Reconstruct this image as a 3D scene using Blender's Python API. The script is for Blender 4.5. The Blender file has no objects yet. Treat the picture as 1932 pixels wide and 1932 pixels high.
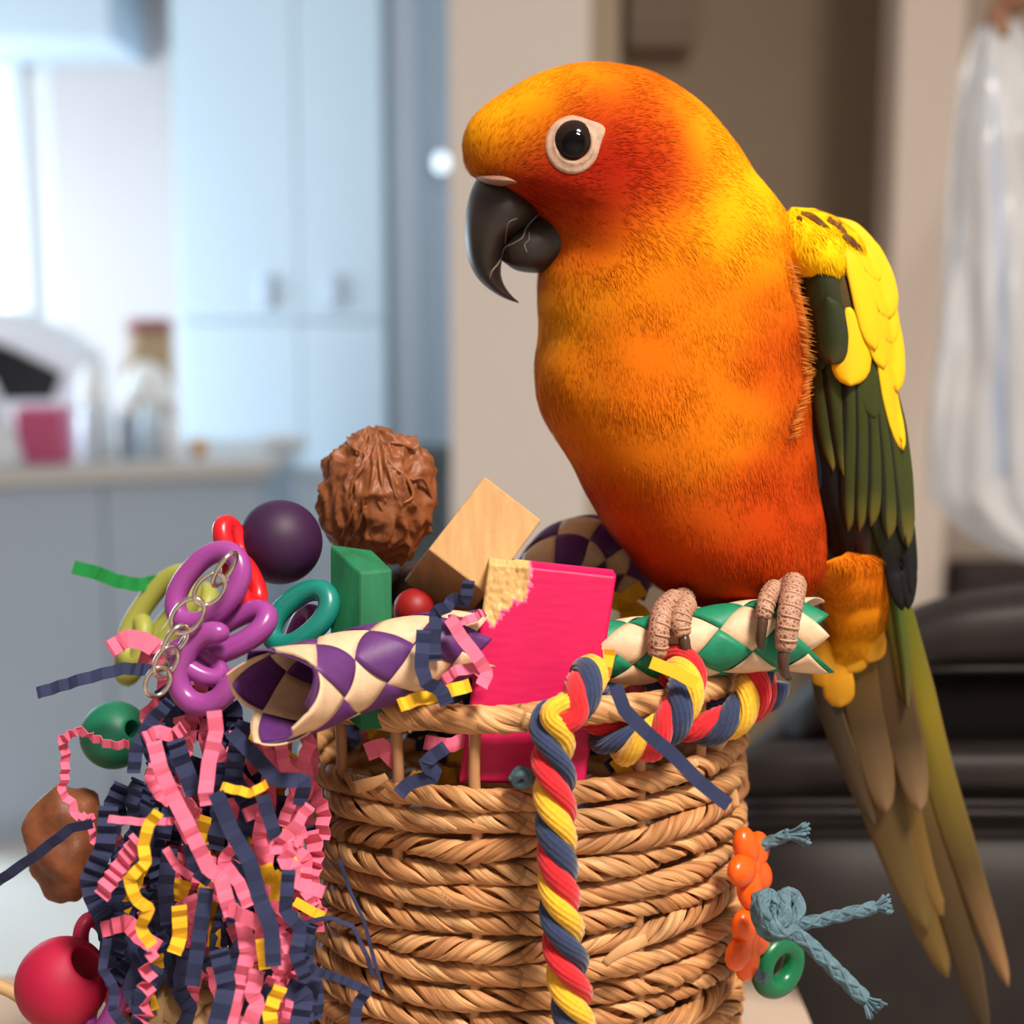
import bpy, bmesh, math, random
import numpy as np
from mathutils import Vector, noise
from mathutils.bvhtree import BVHTree

random.seed(7)
RNG = np.random.default_rng(7)
SC = bpy.context.scene
COL = SC.collection

# ------------------------------------------------------------------ camera
FPX = 2700.0                                   # focal length in pixels of the 1932 px frame
CAM = np.array([0.0, 0.0, 1.255])
PITCH = math.atan(379.0 / FPX)                 # looks a little down
RIGHT = np.array([1.0, 0.0, 0.0])
FWD = np.array([0.0, math.cos(PITCH), -math.sin(PITCH)])
UP = np.array([0.0, math.sin(PITCH), math.cos(PITCH)])
cam_data = bpy.data.cameras.new('camera')
cam_data.sensor_width = 36.0
cam_data.lens = 36.0 * FPX / 1932.0
cam_data.clip_start = 0.02
cam_data.clip_end = 60
cam_data.dof.use_dof = True
cam_data.dof.focus_distance = 0.352
cam_data.dof.aperture_fstop = 9.0
cam = bpy.data.objects.new('camera', cam_data)
cam.location = CAM
cam.rotation_euler = (math.pi / 2 - PITCH, 0, 0)
COL.objects.link(cam)
SC.camera = cam

# ------------------------------------------------------------------ world, lights, exposure
SC.view_settings.view_transform = 'Standard'
SC.view_settings.look = 'None'
SC.view_settings.gamma = 1.0
SC.view_settings.exposure = 0.0
SC.view_settings.use_curve_mapping = False
SC.cycles.use_denoising = True
SC.cycles.max_bounces = 8
w = bpy.data.worlds.new('world')
SC.world = w
w.use_nodes = True
w.node_tree.nodes['Background'].inputs[0].default_value = (0.86, 0.93, 1.0, 1)
w.node_tree.nodes['Background'].inputs[1].default_value = 1.0


def area_light(name, loc, aim, size, power, color, size_y=None):
    l = bpy.data.lights.new(name, 'AREA')
    l.energy = power
    l.color = color
    l.size = size
    l.shape = 'DISK'
    if size_y:
        l.shape = 'RECTANGLE'
        l.size_y = size_y
    o = bpy.data.objects.new(name, l)
    o.location = loc
    o.rotation_euler = (Vector(aim) - Vector(loc)).to_track_quat('-Z', 'Y').to_euler()
    COL.objects.link(o)
    return o


# the room's ceiling lamp, behind and above the viewer (its glint shows in the parrot's eye), and the daylight that falls on the kitchen from its left side
area_light('ceiling_lamp_offscreen', (0.45, -0.35, 2.44), (0.35, 0.2, 0.0), 0.34, 43.0, (1.0, 0.90, 0.80))
area_light('window_left_offscreen', (-2.25, 3.80, 1.15), (-1.2, 3.95, 1.0), 1.1, 68.0, (0.70, 0.89, 1.0), 1.1)


# ------------------------------------------------------------------ helpers
def P(x, y, d):
    """pixel (x, y) of the photograph at a depth of d millimetres -> world point"""
    d = d / 1000.0
    return CAM + d * (FWD + (x - 966.0) / FPX * RIGHT - (y - 966.0) / FPX * UP)


def PP(pts):
    return np.array([P(*p) for p in pts])


def pxm(d):
    """metres that one pixel spans at depth d (mm)"""
    return d / 1000.0 / FPX


def lin(c):
    out = []
    for v in c[:3]:
        v = v / 255.0
        out.append(v / 12.92 if v <= 0.04045 else ((v + 0.055) / 1.055) ** 2.4)
    return tuple(out)


MATS = {}


def mat(name, color=None, rough=0.6, spec=0.4, attr=False, noise_amt=0.0, noise_scale=200.0, stretch=(1, 1, 1),
        bump=0.0, bump_scale=None, bump_dist=0.0005, metallic=0.0, emit=None, sheen=0.0, trans=0.0, coat=0.0,
        color2=None, sss=0.0):
    """principled material: flat or attribute colour, noise variation of the colour, noise bump"""
    if name in MATS:
        return MATS[name]
    m = bpy.data.materials.new(name)
    m.use_nodes = True
    nt = m.node_tree
    b = nt.nodes['Principled BSDF']
    b.inputs['Roughness'].default_value = rough
    b.inputs['Specular IOR Level'].default_value = spec
    b.inputs['Metallic'].default_value = metallic
    b.inputs['Sheen Weight'].default_value = sheen
    b.inputs['Transmission Weight'].default_value = trans
    b.inputs['Coat Weight'].default_value = coat
    if sss > 0:
        b.inputs['Subsurface Weight'].default_value = sss
        b.inputs['Subsurface Radius'].default_value = (0.004, 0.002, 0.001)
    tc = nt.nodes.new('ShaderNodeTexCoord')
    mp = nt.nodes.new('ShaderNodeMapping')
    mp.inputs['Scale'].default_value = stretch
    nt.links.new(tc.outputs['Object'], mp.inputs['Vector'])
    nz = nt.nodes.new('ShaderNodeTexNoise')
    nz.inputs['Scale'].default_value = noise_scale
    nz.inputs['Detail'].default_value = 4
    nt.links.new(mp.outputs['Vector'], nz.inputs['Vector'])
    src = None
    if attr:
        a = nt.nodes.new('ShaderNodeAttribute')
        a.attribute_name = 'Col'
        src = a.outputs['Color']
    base = (*lin(color), 1) if color else (0.8, 0.8, 0.8, 1)
    if noise_amt > 0 or color2 is not None:
        mx = nt.nodes.new('ShaderNodeMix')
        mx.data_type = 'RGBA'
        if color2 is not None:
            mx.inputs[6].default_value = base
            mx.inputs[7].default_value = (*lin(color2), 1)
            rp = nt.nodes.new('ShaderNodeMapRange')
            rp.inputs[1].default_value = 0.35
            rp.inputs[2].default_value = 0.65
            nt.links.new(nz.outputs['Fac'], rp.inputs[0])
            nt.links.new(rp.outputs[0], mx.inputs[0])
            if src:
                nt.links.new(src, mx.inputs[6])
        else:
            mx.blend_type = 'MULTIPLY'
            mx.inputs[0].default_value = 1.0
            mx.inputs[6].default_value = base
            if src:
                nt.links.new(src, mx.inputs[6])
            rp = nt.nodes.new('ShaderNodeMapRange')
            rp.inputs[1].default_value = 0.3
            rp.inputs[2].default_value = 0.7
            rp.inputs[3].default_value = 1.0 - noise_amt
            rp.inputs[4].default_value = 1.0 + noise_amt * 0.6
            nt.links.new(nz.outputs['Fac'], rp.inputs[0])
            nt.links.new(rp.outputs[0], mx.inputs[7])
        nt.links.new(mx.outputs[2], b.inputs['Base Color'])
    elif src:
        nt.links.new(src, b.inputs['Base Color'])
    else:
        b.inputs['Base Color'].default_value = base
    if bump > 0:
        n2 = nz
        if bump_scale:
            n2 = nt.nodes.new('ShaderNodeTexNoise')
            n2.inputs['Scale'].default_value = bump_scale
            n2.inputs['Detail'].default_value = 3
            nt.links.new(mp.outputs['Vector'], n2.inputs['Vector'])
        bp = nt.nodes.new('ShaderNodeBump')
        bp.inputs['Strength'].default_value = bump
        bp.inputs['Distance'].default_value = bump_dist
        nt.links.new(n2.outputs['Fac'], bp.inputs['Height'])
        nt.links.new(bp.outputs['Normal'], b.inputs['Normal'])
    if emit:
        b.inputs['Emission Color'].default_value = (*lin(emit[0]), 1)
        b.inputs['Emission Strength'].default_value = emit[1]
    MATS[name] = m
    return m


WL = {}     # world location of the objects (no rotations or scales are used on parents)


def tag(o, label=None, cat=None, group=None, kind=None):
    if label:
        o['label'] = label
    if cat:
        o['category'] = cat
    if group:
        o['group'] = group
    if kind:
        o['kind'] = kind
    return o


def thing(name, label, cat, loc, group=None):
    o = bpy.data.objects.new(name, None)
    o.empty_display_size = 0.01
    o.location = Vector(loc)
    COL.objects.link(o)
    WL[o.name] = np.array(loc, float)
    return tag(o, label, cat, group)


def mk(name, V, F, m, parent=None, smooth=True, col=None, label=None, cat=None, group=None, kind=None, fuv=None, normals=None):
    """world-space vertices -> one mesh object, origin at its base (top level) or relative to its parent"""
    V = np.asarray(V, float)
    org = np.array([V[:, 0].mean(), V[:, 1].mean(), V[:, 2].min()])
    me = bpy.data.meshes.new(name)
    me.from_pydata((V - org).tolist(), [], [list(map(int, f)) for f in F])
    if smooth:
        me.polygons.foreach_set('use_smooth', [True] * len(me.polygons))
    if col is not None:
        a = me.color_attributes.new('Col', 'FLOAT_COLOR', 'POINT')
        c = np.ones((len(V), 4), np.float32)
        c[:, :3] = col
        a.data.foreach_set('color', c.ravel())
    if fuv is not None:
        a = me.attributes.new('fuv', 'FLOAT_VECTOR', 'POINT')
        c = np.zeros((len(V), 3), np.float32)
        c[:, :2] = fuv
        a.data.foreach_set('vector', c.ravel())
    me.materials.append(m)
    me.update()
    if normals is not None:
        me.normals_split_custom_set_from_vertices(np.asarray(normals).tolist())
    o = bpy.data.objects.new(name, me)
    COL.objects.link(o)
    WL[o.name] = org
    if parent is not None:
        o.parent = parent
        o.location = Vector(org - WL[parent.name])
    else:
        o.location = Vector(org)
    return tag(o, label, cat, group, kind)


def join(parts):
    V, F, n = [], [], 0
    for v, f in parts:
        v = np.asarray(v)
        V.append(v)
        F += [[i + n for i in q] for q in f]
        n += len(v)
    return np.vstack(V), F


def spline(pts, n, closed=False):
    """Catmull-Rom through the points, n samples spread by chord length"""
    p = np.asarray(pts, float)
    k = len(p)
    if k == 2:
        t = np.linspace(0, 1, n)[:, None]
        return p[0] * (1 - t) + p[1] * t
    if closed:
        q = np.vstack([p[-1], p, p[0], p[1]])
        segs = k
    else:
        q = np.vstack([2 * p[0] - p[1], p, 2 * p[-1] - p[-2]])
        segs = k - 1
    dense = []
    for i in range(segs):
        a, b, c, d = q[i], q[i + 1], q[i + 2], q[i + 3]
        t = np.linspace(0, 1, 24, endpoint=False)[:, None]
        dense.append(0.5 * ((2 * b) + (-a + c) * t + (2 * a - 5 * b + 4 * c - d) * t ** 2 + (-a + 3 * b - 3 * c + d) * t ** 3))
    dense = np.vstack(dense + [q[segs + 1][None] if not closed else p[0][None]])
    L = np.concatenate([[0], np.cumsum(np.linalg.norm(np.diff(dense, axis=0), axis=1))])
    s = np.linspace(0, L[-1], n, endpoint=not closed)
    return np.stack([np.interp(s, L, dense[:, j]) for j in range(dense.shape[1])], 1)


def nrm(v):
    return v / np.maximum(np.linalg.norm(v, axis=-1, keepdims=True), 1e-12)


def frames(path, closed=False, ref=None):
    """tangent, normal, binormal along a path by parallel transport"""
    path = np.asarray(path)
    if closed:
        T = nrm(np.roll(path, -1, 0) - np.roll(path, 1, 0))
    else:
        T = nrm(np.gradient(path, axis=0))
    r = np.array(ref if ref is not None else (-FWD), float)
    if abs(np.dot(nrm(r), T[0])) > 0.97:
        r = np.array(UP)
    N = np.zeros_like(T)
    n0 = r - np.dot(r, T[0]) * T[0]
    N[0] = n0 / np.linalg.norm(n0)
    for i in range(1, len(T)):
        v = N[i - 1] - np.dot(N[i - 1], T[i]) * T[i]
        N[i] = v / max(np.linalg.norm(v), 1e-12)
    return T, N, np.cross(T, N)


def sweep(path, prof, closed=False, ref=None, twist=None, scale=None, cap=True, NB=None):
    """sweep a closed 2-D profile (metres) along a path"""
    path = np.asarray(path)
    prof = np.asarray(prof)
    n, k = len(path), len(prof)
    if NB is None:
        _, N, B = frames(path, closed, ref)
    else:
        N, B = NB
    tw = np.zeros(n) if twist is None else np.broadcast_to(twist, n)
    scl = np.ones(n) if scale is None else np.broadcast_to(scale, n)
    c, s = np.cos(tw)[:, None], np.sin(tw)[:, None]
    u = prof[None, :, 0] * c - prof[None, :, 1] * s
    v = prof[None, :, 0] * s + prof[None, :, 1] * c
    u, v = u * scl[:, None], v * scl[:, None]
    V = path[:, None, :] + u[..., None] * N[:, None, :] + v[..., None] * B[:, None, :]
    V = V.reshape(-1, 3)
    F = []
    m = n if closed else n - 1
    for i in range(m):
        j = (i + 1) % n
        for a in range(k):
            b = (a + 1) % k
            F.append((i * k + a, i * k + b, j * k + b, j * k + a))
    if cap and not closed:
        F.append(tuple(range(k))[::-1])
        F.append(tuple((n - 1) * k + a for a in range(k)))
    return V, F


def circ(r, k=10, r2=None):
    t = np.linspace(0, 2 * math.pi, k, endpoint=False)
    return np.stack([np.cos(t) * r, np.sin(t) * (r2 or r)], 1)


def tube(path, r, k=10, closed=False, scale=None, cap=True):
    return sweep(path, circ(r, k), closed=closed, scale=scale, cap=cap)


def round_ends(n, m=4):
    """radius scale that rounds both ends of a tube"""
    s = np.ones(n)
    for i in range(m):
        t = math.sqrt(max(0.0, 1 - (1 - (i + 0.15) / m) ** 2))
        s[i] = t
        s[n - 1 - i] = t
    return s


def loft(rows, seg=48, sub=4, power=2.0, cap=True):
    """rows of (left px, right px, depth mm, half thickness mm): each ring spans left-right in the view plane and +-thickness in depth"""
    arr = np.array([[a[0], a[1], b[0], b[1], d, t] for a, b, d, t in rows], float)
    k = len(arr)
    q = np.vstack([2 * arr[0] - arr[1], arr, 2 * arr[-1] - arr[-2]])
    out = []
    for i in range(k - 1):
        a, b, c, d = q[i], q[i + 1], q[i + 2], q[i + 3]
        for t in np.linspace(0, 1, sub, endpoint=False):
            out.append(0.5 * ((2 * b) + (-a + c) * t + (2 * a - 5 * b + 4 * c - d) * t ** 2 + (-a + 3 * b - 3 * c + d) * t ** 3))
    out.append(arr[-1])
    V = []
    for r in out:
        lx, ly, rx, ry, d, t = r
        t = max(t, 0.05)
        for j in range(seg):
            th = 2 * math.pi * j / seg
            c, s = math.cos(th), math.sin(th)
            c = math.copysign(abs(c) ** (2.0 / power), c)
            s = math.copysign(abs(s) ** (2.0 / power), s)
            V.append(P((lx + rx) / 2 + c * (rx - lx) / 2, (ly + ry) / 2 + c * (ry - ly) / 2, d - s * t))
    V = np.array(V)
    n = len(out)
    F = []
    for i in range(n - 1):
        for j in range(seg):
            j2 = (j + 1) % seg
            F.append((i * seg + j, i * seg + j2, (i + 1) * seg + j2, (i + 1) * seg + j))
    if cap:
        F.append(tuple(range(seg))[::-1])
        F.append(tuple((n - 1) * seg + j for j in range(seg)))
    return V, F


def ellipsoid(c, ax, k=24, m=14):
    """ax: three world vectors (semi-axes)"""
    ax = np.asarray(ax, float)
    V = [c + ax[2]]
    for i in range(1, m):
        ph = math.pi * i / m
        for j in range(k):
            th = 2 * math.pi * j / k
            V.append(c + ax[0] * math.sin(ph) * math.cos(th) + ax[1] * math.sin(ph) * math.sin(th) + ax[2] * math.cos(ph))
    V.append(c - ax[2])
    F = []
    for j in range(k):
        F.append((0, 1 + j, 1 + (j + 1) % k))
        F.append((len(V) - 1, 1 + (m - 2) * k + (j + 1) % k, 1 + (m - 2) * k + j))
    for i in range(m - 2):
        for j in range(k):
            a = 1 + i * k
            F.append((a + j, a + k + j, a + k + (j + 1) % k, a + (j + 1) % k))
    return np.array(V), F


def hexa(c8, bevel=0.0, seg=2):
    """box from its 8 corners: 4 of the front face (clockwise), then the 4 behind them"""
    bm = bmesh.new()
    v = [bm.verts.new(p) for p in c8]
    for f in ((0, 1, 2, 3), (7, 6, 5, 4), (0, 4, 5, 1), (1, 5, 6, 2), (2, 6, 7, 3), (3, 7, 4, 0)):
        bm.faces.new([v[i] for i in f])
    bmesh.ops.recalc_face_normals(bm, faces=bm.faces)
    if bevel > 0:
        bmesh.ops.bevel(bm, geom=list(bm.edges), offset=bevel, segments=seg, profile=0.5, affect='EDGES')
    bm.verts.index_update()
    V = np.array([p.co[:] for p in bm.verts])
    F = [[q.index for q in f.verts] for f in bm.faces]
    bm.free()
    return V, F


def box(x0, x1, y0, y1, z0, z1, bevel=0.0, seg=2):
    return hexa([(x0, y0, z1), (x1, y0, z1), (x1, y0, z0), (x0, y0, z0), (x0, y1, z1), (x1, y1, z1), (x1, y1, z0), (x0, y1, z0)], bevel, seg)


def struct(name, V, F, m, parent=None, smooth=False):
    return mk(name, V, F, m, parent, smooth=smooth, kind=None if parent else 'structure')


def wx(px, Y):
    """world X of pixel column px on the vertical plane at distance Y (level with the camera's height)"""
    return (px - 966.0) / FPX * Y * 0.99


def wz(py, Y):
    """world Z of pixel row py on the vertical plane at distance Y"""
    t = -(py - 966.0) / FPX
    return CAM[2] + Y * (t * math.cos(PITCH) - math.sin(PITCH)) / (math.cos(PITCH) + t * math.sin(PITCH))


# ------------------------------------------------------------------ the rooms behind
m_floor = mat('pale_floor', (236, 231, 226), rough=0.28, spec=0.5, noise_amt=0.06, noise_scale=3)
m_ceil = mat('ceiling_paint', (225, 225, 222), rough=0.9)
m_wall_k = mat('kitchen_wall_paint', (196, 184, 182), rough=0.85)
m_wall_h = mat('cream_wall_paint', (204, 184, 160), rough=0.85, noise_amt=0.03, noise_scale=6)
m_part = mat('partition_paint', (233, 224, 217), rough=0.8)
m_trim = mat('trim_paint', (232, 218, 206), rough=0.55)
m_cab = mat('cabinet_gloss_pale', (205, 218, 230), rough=0.32, spec=0.5)
m_pen = mat('peninsula_paint', (176, 188, 204), rough=0.5)
m_top = mat('worktop', (205, 198, 192), rough=0.35, noise_amt=0.05, noise_scale=90)
m_frame = mat('window_frame', (214, 212, 214), rough=0.4)

struct('floor', *box(-2.4, 2.0, -1.7, 5.1, -0.05, 0.0), m_floor)
struct('ceiling', *box(-2.4, 2.0, -1.7, 5.1, 2.5, 2.55), m_ceil)
struct('wall_left', *box(-2.4, -2.3, -1.7, 5.1, 0, 2.5), m_wall_k)
struct('wall_behind', *box(-2.3, 1.9, -1.7, -1.6, 0, 2.5), m_part)
struct('wall_far_right', *box(1.9, 2.0, -1.7, 2.62, 0, 2.5), m_part)
struct('wall_hall_right', *box(1.2, 1.3, 2.62, 3.4, 0, 2.5), m_wall_h)
YB = 4.75
# back wall of the kitchen with a window opening at its left end
wxe = wx(112, YB)
wt = wz(92, YB)
struct('wall_back', *join([box(wxe, -0.0, YB, YB + 0.12, 0, 2.5), box(-2.4, wxe, YB, YB + 0.12, wt, 2.5), box(-2.4, wxe, YB, YB + 0.12, 0, 0.88)]), m_wall_k)
win = struct('window_1', *box(-2.3, wxe, YB + 0.05, YB + 0.12, wt - 0.05, wt), m_frame)
for a, b in ((wxe - 0.035, wxe), (wxe - 0.15, wxe - 0.09), (wx(-30, YB) - 0.04, wx(-30, YB))):
    struct('window_frame', *box(a, b, YB + 0.0, YB + 0.09, 0.88, wt, 0.004), m_frame, win)
struct('window_sill', *box(-2.3, wxe, YB - 0.06, YB + 0.1, 0.86, 0.885, 0.004), m_frame, win)
m_glow = mat('daylit_pane', (235, 240, 245), rough=0.4, emit=((236, 244, 255), 1.25))
struct('pane', *box(-2.3, wxe - 0.10, YB + 0.085, YB + 0.095, 0.88, wt - 0.03), m_glow, win)
# side window of the kitchen, outside the frame, where the daylight comes in
win2 = struct('window_2', *box(-2.3, -2.27, 3.20, 4.40, 0.56, 0.60, 0.003), m_frame)
for y0 in (3.20, 4.36):
    struct('window_frame', *box(-2.3, -2.27, y0, y0 + 0.04, 0.60, 1.72, 0.003), m_frame, win2)
struct('window_frame', *box(-2.3, -2.27, 3.20, 4.40, 1.72, 1.76, 0.003), m_frame, win2)
struct('pane', *box(-2.298, -2.292, 3.24, 4.36, 0.60, 1.72), mat('plain_glass', (200, 212, 222), rough=0.1, spec=0.5), win2)

# soffit over the kitchen, top left
soff = struct('trim_1', *box(-2.3, wx(225, 4.3), 4.3, YB - 0.002, wz(72, 4.3), 2.5), mat('soffit_paint', (196, 206, 216), rough=0.6))
# door casing at the far right end of the kitchen
tr = struct('trim_2', *box(wx(728, 4.45), -0.1, 4.45, YB - 0.002, 0, 2.5), mat('casing_grey', (176, 188, 204), rough=0.6))
struct('casing_strip', *box(wx(742, 4.45), wx(790, 4.45), 4.42, 4.45, 0, 2.5, 0.006), mat('casing_light', (200, 206, 218), rough=0.5), tr)
# partition between kitchen and hall
struct('wall_partition', *box(wx(849, 2.3), wx(1112, 2.3), 2.3, YB + 0.3, 0, 2.5, 0.004), m_part)
# hall
struct('wall_hall_back', *box(wx(1100, 3.3), 1.2, 3.3, 3.4, 0, 2.5), m_wall_h)
struct('trim_3', *box(wx(1108, 2.75), wx(1166, 2.75), 2.75, 3.298, 0, 2.5, 0.01), mat('niche_paint', (208, 190, 166), rough=0.8))
struct('trim_4', *box(wx(1662, 2.5), wx(1782, 2.5), 2.44, 2.56, 0, 2.5, 0.006), m_trim)
struct('wall_right', *box(wx(1776, 2.5), 1.9, 2.50, 2.62, 0, 2.5), mat('right_wall_paint', (186, 172, 160), rough=0.85))
struct('baseboard_hall', *box(wx(1170, 3.28), 1.1, 3.27, 3.30, 0, 0.12, 0.005), m_trim)

# ------------------------------------------------------------------ kitchen furniture
EPS = 0.0008
# tall cabinet
xa, xb = wx(338, 4.35), wx(726, 4.35)
tc_ = thing('tall_cabinet', 'pale blue white tall kitchen cabinet with two doors over two lower ones', 'cabinet', ((xa + xb) / 2, 4.5, 0))
mk('body', *box(xa, xb, 4.36, YB - 0.004, 0.0, 2.35, 0.004), m_cab, tc_, smooth=False)
zs = wz(606, 4.34)
xm = wx(566, 4.34)
for z0, z1 in ((0.1, zs - 0.004), (zs + 0.004, 2.32)):
    for x0, x1 in ((xa + 0.003, xm - 0.002), (xm + 0.002, xb - 0.003)):
        d = mk('door', *box(x0, x1, 4.338, 4.36, z0, z1, 0.003), m_cab, tc_, smooth=False)
        hx = xm - 0.10 if x1 < xm + 0.01 else xm + 0.10
        hz = zs + 0.085
        if z0 < 0.5:
            continue
        mk('handle', *box(hx - 0.018, hx + 0.018, 4.318, 4.339, hz - 0.05, hz + 0.05, 0.006), mat('handle_grey', (196, 206, 222), rough=0.4), d)

# peninsula: panels, continuous worktop
YL, YR = 3.16, 3.42
pl, pr = wx(-160, YL), wx(476, YR)


def skew_box(x0, x1, z0, z1, front, back, bev=0.003):
    """box whose front follows the slightly turned peninsula"""
    def yy(x):
        return YL + (YR - YL) * (x - pl) / (pr - pl)
    return hexa([(x0, yy(x0) + front, z1), (x1, yy(x1) + front, z1), (x1, yy(x1) + front, z0), (x0, yy(x0) + front, z0),
                 (x0, yy(x0) + back, z1), (x1, yy(x1) + back, z1), (x1, yy(x1) + back, z0), (x0, yy(x0) + back, z0)], bev)


ZT = 0.90
pen = thing('kitchen_peninsula', 'grey panelled kitchen peninsula base under a pale worktop', 'cabinet', ((pl + pr) / 2, 3.5, 0))
mk('body', *skew_box(pl, pr, 0.0, ZT - 0.04, 0.06, 0.62), m_pen, pen, smooth=False)
xs = np.linspace(pl, pr, 3)
for i in range(2):
    mk('panel', *skew_box(xs[i] + 0.002, xs[i + 1] - 0.002, 0.06, ZT - 0.045, 0.042, 0.06), m_pen, pen, smooth=False)
mk('worktop', *skew_box(pl - 0.02, pr + 0.03, ZT - 0.04, ZT, 0.0, 0.66, 0.006), m_top, smooth=False,
   label='pale stone worktop lying on the grey kitchen peninsula', cat='worktop')


def on_top(px, off):
    """x, y of a thing standing on the worktop under pixel column px, `off` metres behind its front edge"""
    x = wx(px, 3.4)
    return x, YL + (YR - YL) * (x - pl) / (pr - pl) + off


def lathe(cx, cy, prof, k=24):
    V, F = [], []
    for r, z in prof:
        for j in range(k):
            t = 2 * math.pi * j / k
            V.append((cx + r * math.cos(t), cy + r * math.sin(t), z))
    for i in range(len(prof) - 1):
        for j in range(k):
            F.append((i * k + j, i * k + (j + 1) % k, (i + 1) * k + (j + 1) % k, (i + 1) * k + j))
    F.append(tuple(range(k))[::-1])
    F.append(tuple((len(prof) - 1) * k + j for j in range(k)))
    return np.array(V), F


Z0 = ZT + EPS
PX = 3.35 / FPX     # metres per pixel around the worktop
# grey-white carrier bag at the left end
m_bagw = mat('white_bag', (224, 226, 232), rough=0.5, bump=0.3, bump_scale=14, bump_dist=0.01)


def lump(cx, cy, rx, ry, h, seed, pinch=0.5, skew=0.0):
    V, F = [], []
    k, m = 28, 12
    for i in range(m + 1):
        t = i / m
        s = (1 - t ** 2.2) ** 0.5 if i < m else 0.02
        s = max(s, 0.02) * (1 - pinch * t * 0.4)
        for j in range(k):
            a = 2 * math.pi * j / k
            wob = 1 + 0.10 * noise.noise((math.cos(a) * 1.6 + seed, math.sin(a) * 1.6, t * 2))
            V.append((cx + rx * s * wob * math.cos(a) + skew * t, cy + ry * s * wob * math.sin(a), Z0 + h * t))
    for i in range(m):
        for j in range(k):
            F.append((i * k + j, i * k + (j + 1) % k, (i + 1) * k + (j + 1) % k, (i + 1) * k + j))
    F.append(tuple(range(k))[::-1])
    F.append(tuple(m * k + j for j in range(k)))
    return np.array(V), F


x, y = on_top(5, 0.10)
mk('carrier_bag', *lump(x, y, 0.065, 0.06, 0.235, 1.0, skew=-0.03), m_bagw, label='grey white carrier bag standing beside the pink box on the worktop', cat='bag')
x, y = on_top(78, 0.16)
pb = thing('storage_box', 'pink plastic box on the worktop beside the carrier bag', 'box', (x, y, Z0))
mk('body', *box(x - 0.058, x + 0.052, y - 0.05, y + 0.05, Z0, Z0 + 0.13, 0.008), mat('pink_plastic', (205, 95, 135), rough=0.45), pb, smooth=False)
mk('base_band', *box(x - 0.060, x + 0.03, y - 0.0525, y - 0.0495, Z0 + 0.002, Z0 + 0.045, 0.001), mat('pink_plastic'), pb, smooth=False)
xr, yr = on_top(120, 0.45)
# toaster-like white appliance with dark opening behind the box
ap = thing('countertop_appliance', 'white rounded appliance with a black front behind the pink box', 'appliance', (xr - 0.11, yr, Z0))
bm_prof = [(-0.24, 0.0), (-0.24, 0.36), (-0.14, 0.355), (-0.02, 0.30), (0.05, 0.245), (0.06, 0.19), (0.05, 0.0)]
V = [(xr - 0.08 + a, yr - 0.10, Z0 + b) for a, b in bm_prof] + [(xr - 0.08 + a, yr + 0.10, Z0 + b) for a, b in bm_prof]
k = len(bm_prof)
F = [tuple(range(k)), tuple(range(2 * k - 1, k - 1, -1))] + [(i, i + k, (i + 1) % k + k, (i + 1) % k) for i in range(k)]
mk('housing', V, F, mat('white_enamel', (232, 232, 238), rough=0.35), ap, smooth=False)
V = [(xr - 0.08 + a, yy, Z0 + b) for yy in (yr - 0.106, yr - 0.099) for a, b in ((-0.22, 0.30), (-0.12, 0.262), (0.005, 0.20), (-0.02, 0.135), (-0.22, 0.13))]
F = [(0, 1, 2, 3, 4), (9, 8, 7, 6, 5)] + [(i, i + 5, (i + 1) % 5 + 5, (i + 1) % 5) for i in range(5)]
mk('front_panel', V, F, mat('black_plastic', (16, 14, 18), rough=0.4), ap, smooth=False)
x, y = on_top(146, 0.34)
m_jar = mat('milky_jar', (212, 226, 238), rough=0.2, spec=0.6, coat=0.3)
m_lid = mat('white_lid', (250, 252, 255), rough=0.4)
for px_, off, r, h, nm, lab in ((150, 0.22, 0.040, 0.135, 'storage_jar', 'pale milky storage jar with a white lid next to the pink box'),
                               (212, 0.20, 0.024, 0.115, 'narrow_jar', 'narrow grey blue jar between two paler jars on the worktop'),
                               (252, 0.24, 0.036, 0.13, 'storage_jar', 'pale blue storage jar under the folded white cloth'),
                               (298, 0.16, 0.019, 0.092, 'white_bottle', 'small bright white bottle at the end of the jars')):
    x, y = on_top(px_, off)
    j = thing(nm, lab, 'jar', (x, y, Z0))
    cc = {'narrow_jar': mat('blue_grey_jar', (160, 178, 200), rough=0.3), 'white_bottle': m_lid}.get(nm, m_jar)
    mk('body', *lathe(x, y, [(r * 0.85, Z0), (r, Z0 + 0.006), (r, Z0 + h * 0.78), (r * 0.8, Z0 + h * 0.88)]), cc, j)
    mk('lid', *lathe(x, y, [(r * 0.84, Z0 + h * 0.88), (r * 0.84, Z0 + h), (r * 0.7, Z0 + h * 1.02)]), m_lid, j)
x, y = on_top(140, 0.20)
mk('folded_napkin', *[(np.array(a) + np.array([0, 0, 0.1395 + 0.004]), b) for a, b in [lump(x + 0.008, y + 0.02, 0.035, 0.035, 0.09, 4.0)]][0],
   mat('bright_cloth', (252, 254, 255), rough=0.8), label='crumpled bright white napkin lying on the milky storage jar', cat='napkin')
x, y = on_top(252, 0.24)
V, F = lump(x - 0.01, y, 0.065, 0.045, 0.095, 9.0)
V[:, 2] += 0.1355 + EPS
V[:, 2] -= (V[:, 0] - x) * 0.15
mk('white_cloth', V, F, mat('bright_cloth', (252, 254, 255), rough=0.8), label='white folded cloth heaped over the pale blue jar', cat='cloth')
x, y = on_top(340, 0.20)
mk('orange_fruit', *lathe(x, y, [(0.006, Z0), (0.018, Z0 + 0.006), (0.024, Z0 + 0.02), (0.020, Z0 + 0.034), (0.008, Z0 + 0.041)]), mat('orange_peel', (235, 165, 85), rough=0.5),
   label='small orange fruit at the end of the worktop row', cat='fruit')
x, y = on_top(190, 0.56)
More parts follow.
